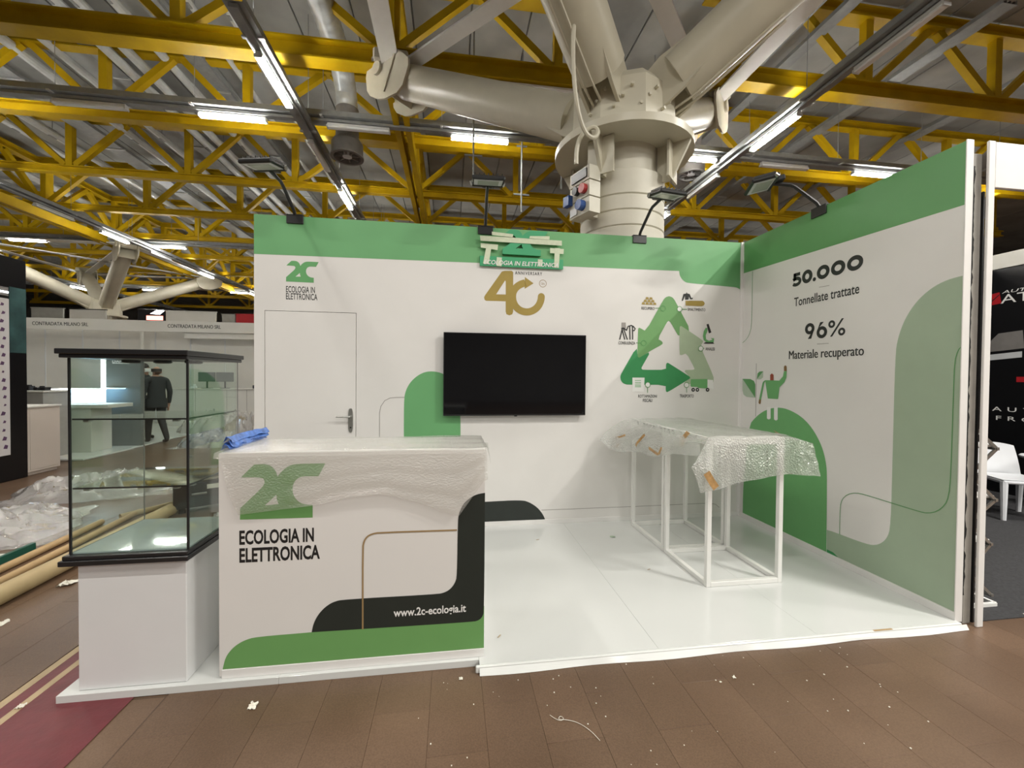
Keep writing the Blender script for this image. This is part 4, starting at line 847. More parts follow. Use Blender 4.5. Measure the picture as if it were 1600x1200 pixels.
def front(u,v):
    bx_,bz=lerp_list(FB,u); tx=-1.34+.645*u; x=tx+(bx_-tx)*v; z=Tz+(bz-Tz)*v
    y=-1.455-.035*math.sin(PI/2*v)-.018*v*math.sin(u*11)-nz((x*5,z*5,3),.02,1)*v
    return (x,y,z)
w2.grid(front,46,28)
def rightf(u,v):              # the front flap runs on past the right-hand legs
    p=front(1.0,v); return (p[0]+.20*u+.015*u*v, p[1]-.05*u*v-.018*math.sin(u*6)*u+nz((u*4,v*4,9),.015,1)*u, p[2]-.056*u*(1-v)-.012*u*v)
w2.grid(rightf,22,22)
def rslope(u,v):
    A=Vector((-.695,-1.455+.75*u,Tz)); B=Vector((-.50,-1.455,1.036)).lerp(Vector((-.66,-.72,1.07)),u); p=A.lerp(B,v); return (p.x,p.y,p.z+nz((u*5,v*5,2),.008,1))
w2.grid(rslope,24,8)
LB=[(-1.40,-1.46,.96),(-1.47,-1.20,.93),(-1.50,-.95,.86),(-1.49,-.70,.85),(-1.52,-.42,.80),(-1.60,-.22,.81),(-1.66,-.12,.88)]
def leftf(u,v):
    tx,ty=-1.34,-1.455+1.35*u; p=Vector((tx,ty,Tz)).lerp(Vector(lerp_list(LB,u)),v); p.x-=.05*math.sin(PI*v)*.6; p.z+=.02*math.sin(PI*v)
    return (p.x+nz((u*5,v*3,4),.02,1),p.y,p.z+nz((u*6,v*3,2),.015,1))
w2.grid(leftf,46,18)
wt=thing('bubble_wrap_cover',(-1.0,-.8,1.09),'bubble wrap sheet with brown tape draped over both framed tables','bubble wrap')
w2.build('wrap_sheet','bubble',wt,smooth=True)
def tape_on(pts,wd,nrm): 
    m=MB(); P=[Vector(p) for p in pts]; nrm=Vector(nrm).normalized()
    vs=[]; 
    for i,p in enumerate(P):
        d=(P[min(i+1,len(P)-1)]-P[max(i-1,0)]).normalized(); s=d.cross(nrm).normalized()*wd/2; vs+=[p+s+nrm*.006,p-s+nrm*.006]
    m.add([v[:] for v in vs],[(2*i,2*i+1,2*i+3,2*i+2) for i in range(len(P)-1)]); return m.build('tape_strip','tan_tape',wt)
tape_on([(-1.392,-1.512,.855),(-1.352,-1.515,.79),(-1.318,-1.515,.745)],.052,(0,-1,0))
tape_on([(-1.36,-1.24,Tz+.01),(-1.39,-1.23,1.06),(-1.40,-1.22,.99)],.05,(-1,0,0))
tape_on([(-.66,-1.28,1.10),(-.61,-1.25,1.075),(-.58,-1.24,1.03)],.05,(.8,0,.6))
tape_on([(-1.45,-.70,1.01),(-1.50,-.66,.93),(-1.505,-.64,.90)],.03,(-1,0,0))
tape_on([(-1.52,-.92,.93),(-1.51,-1.06,.90)],.025,(-1,0,0)); tape_on([(-1.49,-1.08,.96),(-1.51,-1.07,.90)],.025,(-1,0,0))
tape_on([(-1.50,-.40,.965),(-1.52,-.30,.93),(-1.53,-.22,.915)],.018,(-1,0,0)); tape_on([(-1.5,-.25,.86),(-1.53,-.24,.82)],.04,(-1,0,0))
mk=MB()
for i in range(16):
    u=.06+.83*i/16
    if i%5!=4: text_mb(mk,random.choice('oiaefsnrm'),-.1,.1,0,1,lambda a,b_,t,u=u:(-1.352-.006*b_,-1.40+1.25*u-a*.16,Tz-.005-.035*(1-b_)),0)
for (x,n0,n1) in ((-1.30,1.03,.90),(-.93,1.0,.87)):
    for i in range(6):
        z=n0+(n1-n0)*i/5; text_mb(mk,random.choice('aneso'),0,1,0,1,lambda a,b_,t,x=x,z=z:(x+.016*b_,-1.512,z-.014*a),0)
mk.build('printed_marks','diff_grey',wt)
# scraps on the platform
for i,(x,y,rz) in enumerate([(-1.62,-1.12,.4),(-2.88,-1.82,.9),(-2.37,-.42,.2)]):
    m=MB(); m.bar((x,y,.004),(x+.03*math.cos(rz),y+.03*math.sin(rz),.004),.004,.003)
    tag(m.build('wood_splinter','tan'),'small splinter on the white platform, '+['in front of the framed tables','beside the reception counter','near the charcoal wall print'][i],'splinter')
m=MB().grid(lambda u,v:(-1.66+.05*u,-.45+.04*v,.003+.012*abs(noise.noise(Vector((u*5,v*5,2))))),6,6); tag(m.build('leaf_scrap','leaf_pale',None),'small pale green scrap on the platform near the framed tables','scrap')
# ================================================================== NEIGHBOURING STANDS AT LEFT
bs=thing('black_stand_wall',(-9.4,1.0,FZ),'tall black exhibition wall at the left edge with poster and teal print','stand wall')
MB().bbox(-9.5,-9.4,-1.0,2.975,FZ,3.16,.004).build('wall_panel','black_stand',bs)
MB().bbox(-9.4,-9.385,1.2,2.715,.34,2.56,.003).build('poster_panel','poster',bs)
m=MB(); rnd=random.Random(3)
for k in range(18):
    z=2.47-k*.118; yy=2.63+rnd.uniform(-.02,.02); s=rnd.uniform(.018,.035)
    m.prism([(yy-s,z-s*.7),(yy+s*.6,z-s*rnd.uniform(.4,1)),(yy+s,z+s*.5),(yy-s*.3,z+s)],on_side(1,-9.385) if False else (lambda u,v,t:(-9.3845,u,v)),0,None)
m.build('poster_icons','icon',bs)
MB().box(-9.4,-9.392,1.2,2.715,2.60,2.72).build('header_bar','diff_grey',bs)
MB().box(-9.4,-9.388,1.3,2.71,2.64,2.662).build('header_light','glow_white',bs)
MB().box(-9.4,-9.396,2.73,2.965,1.80,2.74).build('teal_print','teal_print',bs)
# white open stand
sw=thing('white_stand_wall',(-12.5,10.2,FZ),'white panel wall of the stand beyond the aisle at left','stand wall')
for i in range(8):
    x=-16.2+.99*i; MB().bbox(x+.004,x+.986,10.2,10.24,FZ,2.84,.003).build('wall_panel','stand_white',sw)
    MB().bbox(x-.015,x+.015,10.185,10.2,FZ,2.84,.002).build('post','lamp_body',sw)
fa=thing('stand_fascia',(-12.5,9.9,2.97),'white name fascia across the front of the white stand, lettered twice','fascia')
MB().bbox(-16.2,-8.4,9.9,9.95,2.80,3.13,.003).build('fascia_board','stand_white',fa)
fy=on_back(1,9.9)
for (a,b_,z0,z1) in ((-15.29,-13.85,2.915,3.02),(-11.717,-10.234,2.925,3.035)): text_mb(MB(),'CONTRADATA MILANO SRL',a,b_,z0,z1,fy,.06).build('fascia_lettering','ink',fa)
for x in (-16.1,-12.45,-8.45): MB().bbox(x-.03,x+.03,9.93,9.99,FZ,2.8,.004).build('post','stand_white',fa)
MB().bbox(-11.3,-9.0,9.95,9.99,2.62,2.80,.003).build('hanging_board','stand_white',fa)
pl_=thing('white_stand_floor',(-11,7,FZ),'low white platform of the stand beyond the aisle','platform')
for i in range(5):
    y=4.2+1.2*i; MB().bbox(-16,-9.62-.06*i,y+.002,y+1.198,FZ,FZ+.03,.003).build('floor_panel','platform',pl_)
cb=thing('white_cabinet',(-10,3.2,FZ),'plain beige-white cabinet right of the black stand wall','cabinet')
MB().bbox(-10.5,-9.42,2.985,3.52,FZ+.05,.985,.004).build('body','stand_cab',cb); MB().bbox(-10.52,-9.40,2.98,3.53,.985,1.012,.003).build('cabinet_top','stand_white',cb); MB().bbox(-10.48,-9.45,3.0,3.5,FZ,FZ+.05,.002).build('plinth','stand_cab',cb)
MB().bbox(-9.421,-9.415,3.03,3.48,.05,.95,.002).build('door','stand_cab',cb)
c2=thing('grey_back_counter',(-11,4.5,FZ),'grey back counter with small dark devices on it, behind the beige cabinet','counter')
MB().bbox(-12.2,-10.27,4.25,4.75,FZ,1.17,.004).build('body','grey_panel',c2); MB().bbox(-12.22,-10.25,4.23,4.77,1.17,1.2,.003).build('counter_top','stand_white',c2)
for i,(x,w_,h_) in enumerate([(-10.85,.16,.05),(-10.66,.10,.08),(-10.46,.2,.06)]):
    m=MB(); m.bbox(x-w_/2,x+w_/2,4.40,4.52,1.2,1.2+h_,.01); m.tube([(x,4.41,1.2+h_*.6),(x,4.35,1.2+h_*.6)],h_*.3,8); m.bbox(x-.02,x+.02,4.43,4.49,1.2+h_,1.2+h_+.02,.003)
    tag(m.build('small_device','black_plastic'),'small dark device on the grey back counter, %s from the left'%ORD[i],'device','devices on the grey counter')
wc=thing('white_display_counter',(-10.3,5.2,FZ),'white cantilevered display counter with a square leg in the white stand','counter')
MB().bbox(-10.95,-9.70,4.85,5.5,.845,.915,.004).build('counter_top','stand_white',wc); MB().bbox(-10.45,-10.02,4.9,5.4,FZ+.03,.845,.004).build('leg','stand_white',wc)
gd=thing('glass_showcase_box',(-10.5,5.3,.915),'low glass box lit blue on the white display counter','showcase')
MB().bbox(-10.9,-10.15,5.15,5.45,.916,.93,.002).build('base','stand_white',gd)
for (a,b_,c,d) in ((-10.9,-10.15,5.15,5.155),(-10.9,-10.895,5.155,5.45),(-10.155,-10.15,5.155,5.45)): MB().box(a,b_,c,d,.93,1.19).build('glass_pane','glass',gd)
MB().bbox(-10.9,-10.15,5.15,5.45,1.19,1.205,.002).build('lit_top','glow_white',gd); MB().box(-10.89,-10.16,5.44,5.446,.94,1.18).build('back_panel','glow_blue',gd)
gp=thing('grey_display_wall',(-10,5.68,FZ),'dark grey display wall with a blue-lit shelf, behind the glass case','display wall')
MB().bbox(-10.31,-9.665,5.66,5.76,FZ+.03,1.93,.004).build('panel','stand_grey',gp)
MB().bbox(-10.31,-9.93,5.52,5.66,1.205,1.225,.002).build('shelf','stand_white',gp); MB().box(-10.30,-9.94,5.53,5.65,1.198,1.2045).build('shelf_light','glow_blue',gp)
m=MB(); text_mb(m,'DANEM',-10.19,-9.87,1.745,1.80,on_back(1,5.66),.01); m.box(-10.19,-9.87,5.658,5.66,1.725,1.735); m.build('lit_lettering','white_print',gp)
lb=thing('light_bar',(-10.42,5.75,FZ),'vertical white light bar left of the dark grey display wall','light'); MB().bbox(-10.44,-10.33,5.70,5.76,FZ+.03,1.93,.003).build('housing','stand_white',lb); MB().bbox(-10.425,-10.355,5.69,5.70,1.2,1.92,.002).build('light_strip','glow_white',lb)
dr_=thing('white_stand_door',(-11.2,7.2,FZ),'pale door frame inside the white stand, seen through the showcase','door')
MB().bbox(-12.0,-11.05,7.2,7.24,FZ+.03,2.05,.004).build('leaf','stand_white',dr_); MB().bbox(-11.09,-11.03,7.17,7.2,FZ+.03,2.05,.003).build('jamb','diff_grey',dr_); MB().bbox(-12.0,-11.03,7.17,7.2,2.02,2.06,.003).build('head','diff_grey',dr_); MB().tube([(-11.15,7.19,1.0),(-11.15,7.14,1.0),(-11.25,7.14,1.0)],.012,6).build('handle','steel',dr_)
c3=thing('long_white_counter',(-10.2,9.5,FZ),'long pale counter with two monitors at the right of the white stand','counter')
MB().bbox(-11.35,-8.5,9.25,9.8,FZ,1.07,.004).build('body','stand_white',c3); MB().bbox(-11.37,-8.5,9.23,9.82,1.07,1.1,.003).build('counter_top','stand_white',c3)
for x in (-10.6,-9.75,-9.2): MB().bbox(x-.004,x+.004,9.245,9.25,.0,1.06,.001).build('panel_joint','diff_grey',c3)
for i,(x,rz,wd) in enumerate([(-10.42,.0,.46),(-9.92,.35,.44)]):
    t=thing('monitor',(0,0,0),'dark monitor on the long pale counter, '+['the left one facing the aisle','the right one turned aside'][i],'monitor','monitors on the long counter')
    MB().bbox(-wd/2,wd/2,-.02,.02,.2,.48,.006).build('housing','black_plastic',t); MB().box(-wd/2+.012,wd/2-.012,-.022,-.0205,.212,.47).build('screen','stand_grey',t)
    MB().bbox(-.02,.02,.0,.03,.01,.3,.004).build('stand_neck','black_plastic',t); MB().bbox(-.12,.12,-.08,.1,.0,.014,.004).build('stand_foot','black_plastic',t); move_tree(t,(x,9.5,1.1),rz)
for i,(x,h_) in enumerate([(-10.75,.12),(-9.05,.2)]):
    m=MB(); m.bbox(x-.06,x+.06,9.4,9.52,1.1,1.1+h_*.5,.008); m.bbox(x-.02,x+.05,9.43,9.49,1.1+h_*.5,1.1+h_,.008); tag(m.build('counter_item',['lamp_off','black_plastic'][i]),['small pale holder left of the monitors','small dark phone right of the monitors'][i],'desk item')
# taller stand backs seen over the fascia
for (x0,x1,y,z0,z1,mm,lab,cat) in [(-17.3,-16.35,12.2,FZ,3.72,'grey_panel','mid grey stand back seen over the fascia at far left','stand panel'),(-16.32,-15.2,12.4,FZ,3.74,'stand_white','pale stand back with dark edge over the first fascia name','stand panel'),
     (-13.05,-11.45,12.0,FZ,3.71,'stand_white','pale blank stand board standing above the second fascia name','stand panel'),(-11.4,-10.98,12.3,FZ,3.68,'grey_panel','grey stand panel between the pale board and the red panel','stand panel'),(-10.93,-9.6,12.3,FZ,3.70,'red','red stand panel at the left edge of the booth wall','stand panel')]:
    t=thing('tall_stand_panel',((x0+x1)/2,y,FZ),lab,cat); MB().bbox(x0,x1,y,y+.06,z0,z1,.005).build('panel',mm,t); MB().bbox(x0-.02,x1+.02,y-.01,y+.07,z1,z1+.03,.004).build('cap','black_plastic' if 'pale stand back' in lab else mm,t)
t=thing('video_screen',(-13.5,12.1,FZ),'lit red and white video screen over the fascia, left of the pale board','screen')
MB().bbox(-14.0,-13.07,12.1,12.16,3.35,3.78,.006).build('housing','black_plastic',t); MB().box(-13.72,-13.2,12.094,12.1,3.40,3.55).build('red_picture','red_glow',t); MB().prism([(-13.6,3.62),(-13.3,3.60),(-13.15,3.74),(-13.4,3.75)],on_back(1,12.1),0,None).build('white_picture','glow_white',t); MB().bbox(-13.6,-13.5,12.12,12.16,FZ,3.35,.005).build('stand_post','black_metal',t)

# ------------------------------------------------------------------ two visitors
def skin_mesh(verts, edges, radii, name, root_i=0, sub=2):
    me=bpy.data.meshes.new('tmp'); me.from_pydata(verts,edges,[]); o=bpy.data.objects.new('tmp',me); C.objects.link(o)
    md=o.modifiers.new('s','SKIN'); md.use_smooth_shade=True; o.modifiers.new('d','SUBSURF').levels=sub
    if not me.skin_vertices: me.attributes  # layer comes with the modifier
    if len(me.skin_vertices)==0:
        bm=bmesh.new(); bm.from_mesh(me); bm.verts.layers.skin.verify(); bm.to_mesh(me); bm.free()
    sv=me.skin_vertices[0].data
    for i,r in enumerate(radii): sv[i].radius=(r if isinstance(r,tuple) else (r,r)); sv[i].use_root=(i==root_i)
    bpy.context.view_layer.update(); dg=bpy.context.evaluated_depsgraph_get()
    res=bpy.data.meshes.new_from_object(o.evaluated_get(dg)); bpy.data.objects.remove(o); return res
def person(loc, rz, label, stride, head_turn, hair):
    V=[];E=[];R=[]
    def v(p,r,par=None):
        V.append(p); R.append(r)
        if par is not None: E.append((par,len(V)-1))
        return len(V)-1
    pel=v((0,.0,.97),(.17,.12)); w_=v((0,.01,1.13),(.165,.12),pel); ch=v((0,.015,1.30),(.19,.13),w_); sh=v((0,.015,1.43),(.13,.10),ch); nk=v((0,.01,1.51),(.062,.062),sh)
    ht=head_turn; hx=math.sin(ht)*.03; hy=-math.cos(ht)*.03
    h1=v((hx*.5,.01+hy*.6,1.57),(.075,.085),nk); h2=v((hx,.01+hy,1.64),(.082,.098),h1); h3=v((hx*.8,.015+hy*.6,1.715),(.07,.085),h2)
    v((hx+math.sin(ht)*.10,.01+hy-math.cos(ht)*.10,1.635),(.014,.018),h2)     # nose
    for s in (-1,1):
        a=v((s*.19,.015,1.41),(.075,.07),sh); b_=v((s*.245,.04,1.15),(.058,.055),a); c=v((s*.255,-.03,.90),(.042,.042),b_); wv=v((s*.255,-.045,.86),(.026,.03),c); hnd=v((s*.252,-.055,.80),(.02,.036),wv)
        for k in range(4): f1=v((s*.252,-.085+.02*k,.745),.010,hnd); v((s*.243,-.088+.02*k,.70+.006*abs(k-1.3)),.008,f1)
        th=v((s*.236,-.095,.795),.011,hnd); v((s*.23,-.112,.755),.009,th)
        st=stride*s; hp_=v((s*.09,.0,.90),(.105,.11),pel); kn=v((s*.095,-.10*st-.02 if st>0 else -.02-.02*st,.51),(.072,.078),hp_); an=v((s*.098,-.16*st if st>0 else .24*-st,.115+(.03 if st<0 and stride else 0)),(.05,.055),kn)
        V0=V[an]; fz=.05 if st>=0 or not stride else .065; hl=v((V0[0],V0[1]+.02,fz),(.045,.04),an); v((V0[0]+s*.01,V0[1]-.17,.035),(.042,.026),hl)
    me=skin_mesh(V,E,R,'person'); me.name='person'
    me.materials.clear()
    for k in ('suit','skin','shoe','hair'): me.materials.append(M[k])
    for p in me.polygons:
        c=p.center; i=0
        if c.z>1.495: i=1
        if abs(c.x)>.2 and c.z<.885: i=1
        if c.z<.09: i=2
        p.material_index=i; p.use_smooth=True
    o=bpy.data.objects.new('person',me); C.objects.link(o); tag(o,label,'person')
    def ch_(mb,name,mm,sm=True):
        x=mb.build(name,mm,None,smooth=sm); x.parent=o; return x
    jk=MB(); jk.lathe([(.205,.80),(.205,.90),(.20,1.0)],(0,0,0),24,cap=False); jk.v=[(x,y*.74+.005,z) for x,y,z in jk.v]; ch_(jk,'jacket_skirt','suit')
    cl=MB(); cl.lathe([(.085,1.44),(.078,1.50),(.07,1.515)],(0,.01,0),18,cap=False); ch_(cl,'collar','suit')
    T=Matrix.Translation((hx,.01+hy,1.64))@Matrix.Rotation(ht,4,'Z')
    for s in (-1,1): e=MB(); e.lathe([(.004,-.03),(.014,-.02),(.017,.0),(.015,.02),(.005,.032)],(0,0,0),8); e.xform(T@Matrix.Translation((s*.082,.012,.0))@Matrix.Scale(.6,4,(1,0,0))); ch_(e,'ear','skin')
    mk_=MB(); mk_.grid(lambda u,v_:(.078*math.sin((u-.5)*2.6),-.062-.058*math.cos((u-.5)*2.6)-.012*math.sin(PI*v_),-.075+.085*v_),12,6); mk_.xform(T); ch_(mk_,'face_mask','mask')
    ey=MB()
    for s in (-1,1): ey.lathe([(.002,-.006),(.010,-.003),(.010,.003),(.002,.006)],(s*.032,-.095,.028),8)
    ey.xform(T); ch_(ey,'eyes','ink')
    if hair=='full':
        hm=MB(); hm.grid(lambda u,v_:(.098*math.sin(PI*(v_*.62))*math.cos(2*PI*u),.018+.112*math.sin(PI*(v_*.62))*math.sin(2*PI*u),.015+.118*math.cos(PI*(v_*.62))+ (.03 if math.sin(2*PI*u)<-.3 else -.0)*v_),24,10); hm.xform(T); ch_(hm,'hair','hair')
    else:
        hm=MB(); hm.grid(lambda u,v_:(.093*math.cos(PI*u),.012+.106*math.sin(PI*u),-.045+.07*v_),16,4); hm.xform(T); ch_(hm,'hair','hair')
    ft=MB()
    o.location=loc; o.rotation_euler=(0,0,rz); return o
p1=person((-9.72,6.22,FZ),math.radians(-125),'balding person in a dark suit and white mask, turned away, seen through the showcase',.9,-.6,'thin')
bdg=MB().bbox(-.045,.045,-.136,-.130,1.02,1.08,.002)
p2=person((-10.33,6.75,FZ+.03),math.radians(70),'person in dark clothes half hidden behind the dark grey display wall','' or 0.0,.2,'full')
b2=bdg.build('white_badge','paper',None); b2.parent=p2

# ------------------------------------------------------------------ plastic film heaps, tubes, boards on the aisle floor
def heap(name,cx,cy,lx,ly,h,seed,m_,label,rot=0.0,nu=56,nv=40,flat=.5):
    def fn(u,v):
        a=(u-.5)*2; b_=(v-.5)*2; r=min(1,math.sqrt(a*a+b_*b_)); env=max(0,1-r**2.2)**flat
        n1=noise.noise(Vector((u*4+seed,v*4,seed))); n2=1-abs(noise.noise(Vector((u*9,v*9+seed,1)))*2); n3=noise.noise(Vector((u*22,v*22,seed)))
        n4=1-abs(noise.noise(Vector((u*17+seed,v*15,4)))*2.2); z=h*env*(.40+.42*n1+.26*n2+.16*n4)+.035*n3*env; wx=(a+.16*noise.noise(Vector((a*3,b_*3,seed+5))))*lx/2; wy=(b_+.16*noise.noise(Vector((a*3,b_*3,seed+9))))*ly/2
        return (cx+wx*math.cos(rot)-wy*math.sin(rot),cy+wx*math.sin(rot)+wy*math.cos(rot),FZ+.004+max(0,z))
    o=MB().grid(fn,nu,nv).build(name,m_,None,smooth=True); return tag(o,label,'plastic film')
heap('plastic_film_heap',-7.72,.34,1.7,1.35,.26,2,'film','crumpled clear plastic film heap by the cardboard tubes at the left edge',.5,90,70)
heap('plastic_film_heap',-7.75,2.05,1.7,1.25,.30,5,'film','smooth clear plastic sheet folded behind the cardboard tubes',.3,60,44,.8)
heap('plastic_film_heap',-9.3,8.1,1.9,1.2,.75,8,'film','large white plastic film heap behind the person in the mask',.2,70,50)
heap('plastic_film_heap',-8.25,5.9,1.5,1.1,.36,11,'film','clear plastic film heap in front of the long pale counter',.1,70,50)
heap('brown_wrapping_heap',-8.3,7.2,1.2,.9,.60,14,'board_wood','olive brown wrapping paper heap beyond the clear film heap, before the long counter',.4)
heap('plastic_film_heap',-5.35,.35,.42,.42,.24,17,'film','small crumpled film heap behind the showcase, near the reception counter',.1)
heap('plastic_film_heap',-7.05,4.6,.7,.7,.95,20,'film','white plastic sheet heaped up at the left end of the back wall',.1,40,34)
heap('plastic_film_heap',-6.55,3.4,.8,.7,.28,23,'film','low clear film heap between the boards and the back wall',.3)
def ctube(a,b_,r,label,m_):
    t=thing('cardboard_tube',a,label,'cardboard tube','cardboard tubes on the aisle floor'); A=Vector(a); B=Vector(b_); d=(B-A).normalized()
    MB().tube([A,B],r,20,False).build('tube',m_,t,smooth=True); MB().tube([A,B],r*.86,20,False).build('tube_core','card',t,smooth=True)
    for q_,s in ((A,-1),(B,1)): MB().tube([q_-d*.03*s,q_-d*.012*s],r*.86,20).build('end_plug','card2',t)
ctube((-6.07,-2.6,FZ+.064),(-6.19,.84,FZ+.064),.064,'thickest cardboard tube, lying nearest the showcase','card')
ctube((-6.22,-2.4,FZ+.028),(-6.56,.93,FZ+.028),.028,'thin cardboard tube lying right beside the thickest tube','card2')
ctube((-6.33,-2.4,FZ+.028),(-6.50,.70,FZ+.028),.028,'thin tan cardboard tube, outermost of the row','card2') if False else ctube((-6.40,-2.4,FZ+.028),(-6.70,.62,FZ+.028),.028,'thin tan cardboard tube, outermost of the row','card2')
ctube((-6.62,.75,FZ+.03),(-6.30,1.3,FZ+.03),.03,'short loose cardboard tube at the far end of the row','card')
t=MB().bar((-6.70,-1.2,FZ+.03),(-6.77,.0,FZ+.03),.03,.06); tag(t.build('green_edge_strip','green_dark'),'dark green edging strip on the floor beside the film heap','edging strip')
t=MB().bbox(-7.4,-6.78,-1.0,-.1,FZ,FZ+.012,.003); tag(t.build('white_sheet','stand_white'),'flat white sheet under the film heap at the left edge','sheet')
# dark tool case, crate and boards behind the showcase
tc_=thing('tool_case',(-6.0,1.1,FZ),'dark tool case with a white label behind the showcase','tool case')
R_=Matrix.Translation((-6.0,1.1,FZ))@Matrix.Rotation(.55,4,'Z')
def rbox(par,name,mm,x0,x1,y0,y1,z0,z1,b_=.006,Rm=None): return MB().bbox(x0,x1,y0,y1,z0,z1,b_).xform(Rm or R_).build(name,mm,par)
rbox(tc_,'body','black_plastic',-.28,.28,-.17,.17,.06,.33); 
for sx in (-.2,.2):
    for sy in (-.12,.12): rbox(tc_,'foot','black_plastic',sx-.03,sx+.03,sy-.03,sy+.03,0,.06)
rbox(tc_,'label_plate','paper',.02,.16,-.174,-.170,.25,.30,.001); rbox(tc_,'handle','steel',-.12,.02,-.2,-.17,.2,.22,.004)
gc=thing('green_crate',(-5.12,1.42,FZ),'dark green crate left of the reception counter, behind the showcase','crate')
R2=Matrix.Translation((-5.12,1.42,FZ))@Matrix.Rotation(.35,4,'Z')
rbox(gc,'base','green_box',-.36,.36,-.28,.28,.0,.02,.004,R2)
for (a,b_,c,d) in ((-.36,.36,-.28,-.265),(-.36,.36,.265,.28),(-.36,-.345,-.265,.265),(.345,.36,-.265,.265)): rbox(gc,'side_wall','green_box',a,b_,c,d,.02,.34,.003,R2)
rbox(gc,'rim','green_box',-.38,.38,-.30,-.265,.34,.37,.004,R2); rbox(gc,'rim','green_box',-.38,.38,.265,.30,.34,.37,.004,R2); rbox(gc,'lid','green_box',-.36,.36,-.265,.265,.335,.35,.004,R2)
for i,(dx,dy,z,ln,rz,lab) in enumerate([(0,0,.335,1.15,.62,'lowest'),(.02,.05,.36,1.1,.66,'middle'),(.05,.0,.385,1.0,.58,'topmost')]):
    Rb=Matrix.Translation((-6.03+dx,1.14+dy,FZ+z-.0))@Matrix.Rotation(rz,4,'Z'); m=MB().bbox(-ln/2,ln/2,-.16+.03*i,.16-.02*i,0,.022,.003).xform(Rb); tag(m.build('raw_board','board_wood'),'%s raw board of the stack on the tool case'%lab,'board','raw boards on the tool case')
m=MB().bbox(-.3,.3,-.2,.2,0,.18,.01).xform(Matrix.Translation((-5.55,2.3,FZ))@Matrix.Rotation(.3,4,'Z')); m.bbox(-.22,.22,-.2,.2,0,.0,.0) if False else None
t=thing('low_pallet',(-5.5,2.4,FZ),'low wooden pallet left of the booth back wall','pallet'); R3=Matrix.Translation((-5.62,2.35,FZ))@Matrix.Rotation(.35,4,'Z')
for sy in (-.25,0,.25): rbox(t,'bearer','board_wood',-.4,.4,sy-.04,sy+.04,0,.09,.004,R3)
for k in range(5): rbox(t,'deck_board','board_wood',-.4+.165*k,-.4+.165*k+.13,-.3,.3,.09,.112,.003,R3)
# litter
def scrap(x,y,s,seed,label):
    o=MB().grid(lambda u,v:(x+s*(u-.5)+.2*s*noise.noise(Vector((u*3,v*3,seed))),y+s*(v-.5)+.2*s*noise.noise(Vector((u*3,v*3,seed+4))),FZ+.003+s*.55*abs(noise.noise(Vector((u*2.5+seed,v*2.5,seed))))),7,7).build('paper_scrap','paper',None,smooth=False); tag(o,label,'paper scrap')
scrap(-4.058,-2.13,.035,1,'crumpled white scrap on the brown floor in front of the reception counter')
scrap(-3.097,-2.075,.018,2,'tiny white scrap at the platform step beside the reception counter')
scrap(-5.93,-.73,.09,3,'white paper scrap on the floor left of the showcase plinth')
scrap(-5.115,-1.99,.03,4,'small white scrap on the tan tape lines')
scrap(-5.88,-1.24,.05,5,'white scrap on the aisle floor below the thick cardboard tube')
scrap(-1.70,-2.25,.016,6,'tiny white scrap on the floor before the right half of the platform')
scrap(-1.79,-2.27,.010,7,'white crumb on the floor before the framed tables')
scrap(.62,-1.99,.05,8,'white scrap at the edge of the black carpet at right')
rr=random.Random(5); m=MB()
for k in range(60):
    x=rr.uniform(-3.3,-.9); y=rr.uniform(-2.75,-2.08); s=rr.uniform(.001,.003); m.box(x-s,x+s,y-s,y+s,FZ,FZ+s)
o=m.build('floor_crumbs','paper'); o['kind']='stuff'; tag(o,'scattered tiny white crumbs on the brown floor','crumbs')
pts=[(-2.70,-2.36),(-2.68,-2.385),(-2.655,-2.40),(-2.64,-2.385),(-2.655,-2.37),(-2.67,-2.39),(-2.63,-2.395),(-2.58,-2.42),(-2.54,-2.47),(-2.52,-2.52)]
tag(MB().tube([(x,y,FZ+.004) for x,y in smooth(pts,2)],.0012,5).build('loose_thread','paper',None,smooth=True),'curled pale thread on the brown floor in front of the platform','thread')

# ================================================================== THE STAND AT RIGHT
gpn=thing('grey_partition_edge',(.1,-1.9,FZ),'grey rough partition edge in the gap beside the booth side wall','partition')
MB().bbox(.068,.128,-2.0,.6,FZ,2.93,.003).build('panel','pillar',gpn)
m=MB()
def foam(u,v): a=v; return (.043+.030*u+.012*u*noise.noise(Vector((a*30,1,2)))+.008*u*noise.noise(Vector((a*80,3,2))),-2.004+.002*u,.15+2.7*a)
m.grid(foam,3,160); m.build('torn_foam_strip','black_foam',gpn,smooth=False)
st=thing('white_stand_frame',(.15,-2.03,FZ),'white front post and fascia of the neighbouring stand at the right edge','stand frame')
MB().bbox(.112,.160,-2.045,-2.03,FZ,2.99,.003).build('post','white_edge',st); MB().bbox(.160,4.4,-2.045,-2.02,2.705,2.985,.003).build('fascia_board','white_edge',st)
MB().bbox(.145,.158,-2.0,.69,FZ,2.7,.003).build('side_panel','black_stand',st)
bw=thing('black_graphic_wall',(4.4,-.5,FZ),'black graphic wall of the stand at right with white lettering','stand wall')
MB().bbox(4.35,4.41,-2.0,.75,FZ,3.06,.003).build('wall_panel','black_stand',bw); MB().bbox(4.345,4.41,-2.0,.75,3.065,3.27,.003).build('header','stand_white',bw)
MB().bbox(.166,4.35,.70,.75,FZ,3.06,.003).build('rear_panel','black_stand',bw)
s4=lambda k:on_side(k,4.35)
m=MB(); m.prism([(.685,2.73),(.60,2.74),(.575,2.585),(.68,2.575)],s4(1),0,None); m.build('red_emblem','red',bw)
MB().prism([(.69,2.63),(.60,2.715),(.60,2.70),(.685,2.615)],s4(2),0,None).build('emblem_slash','ink',bw)
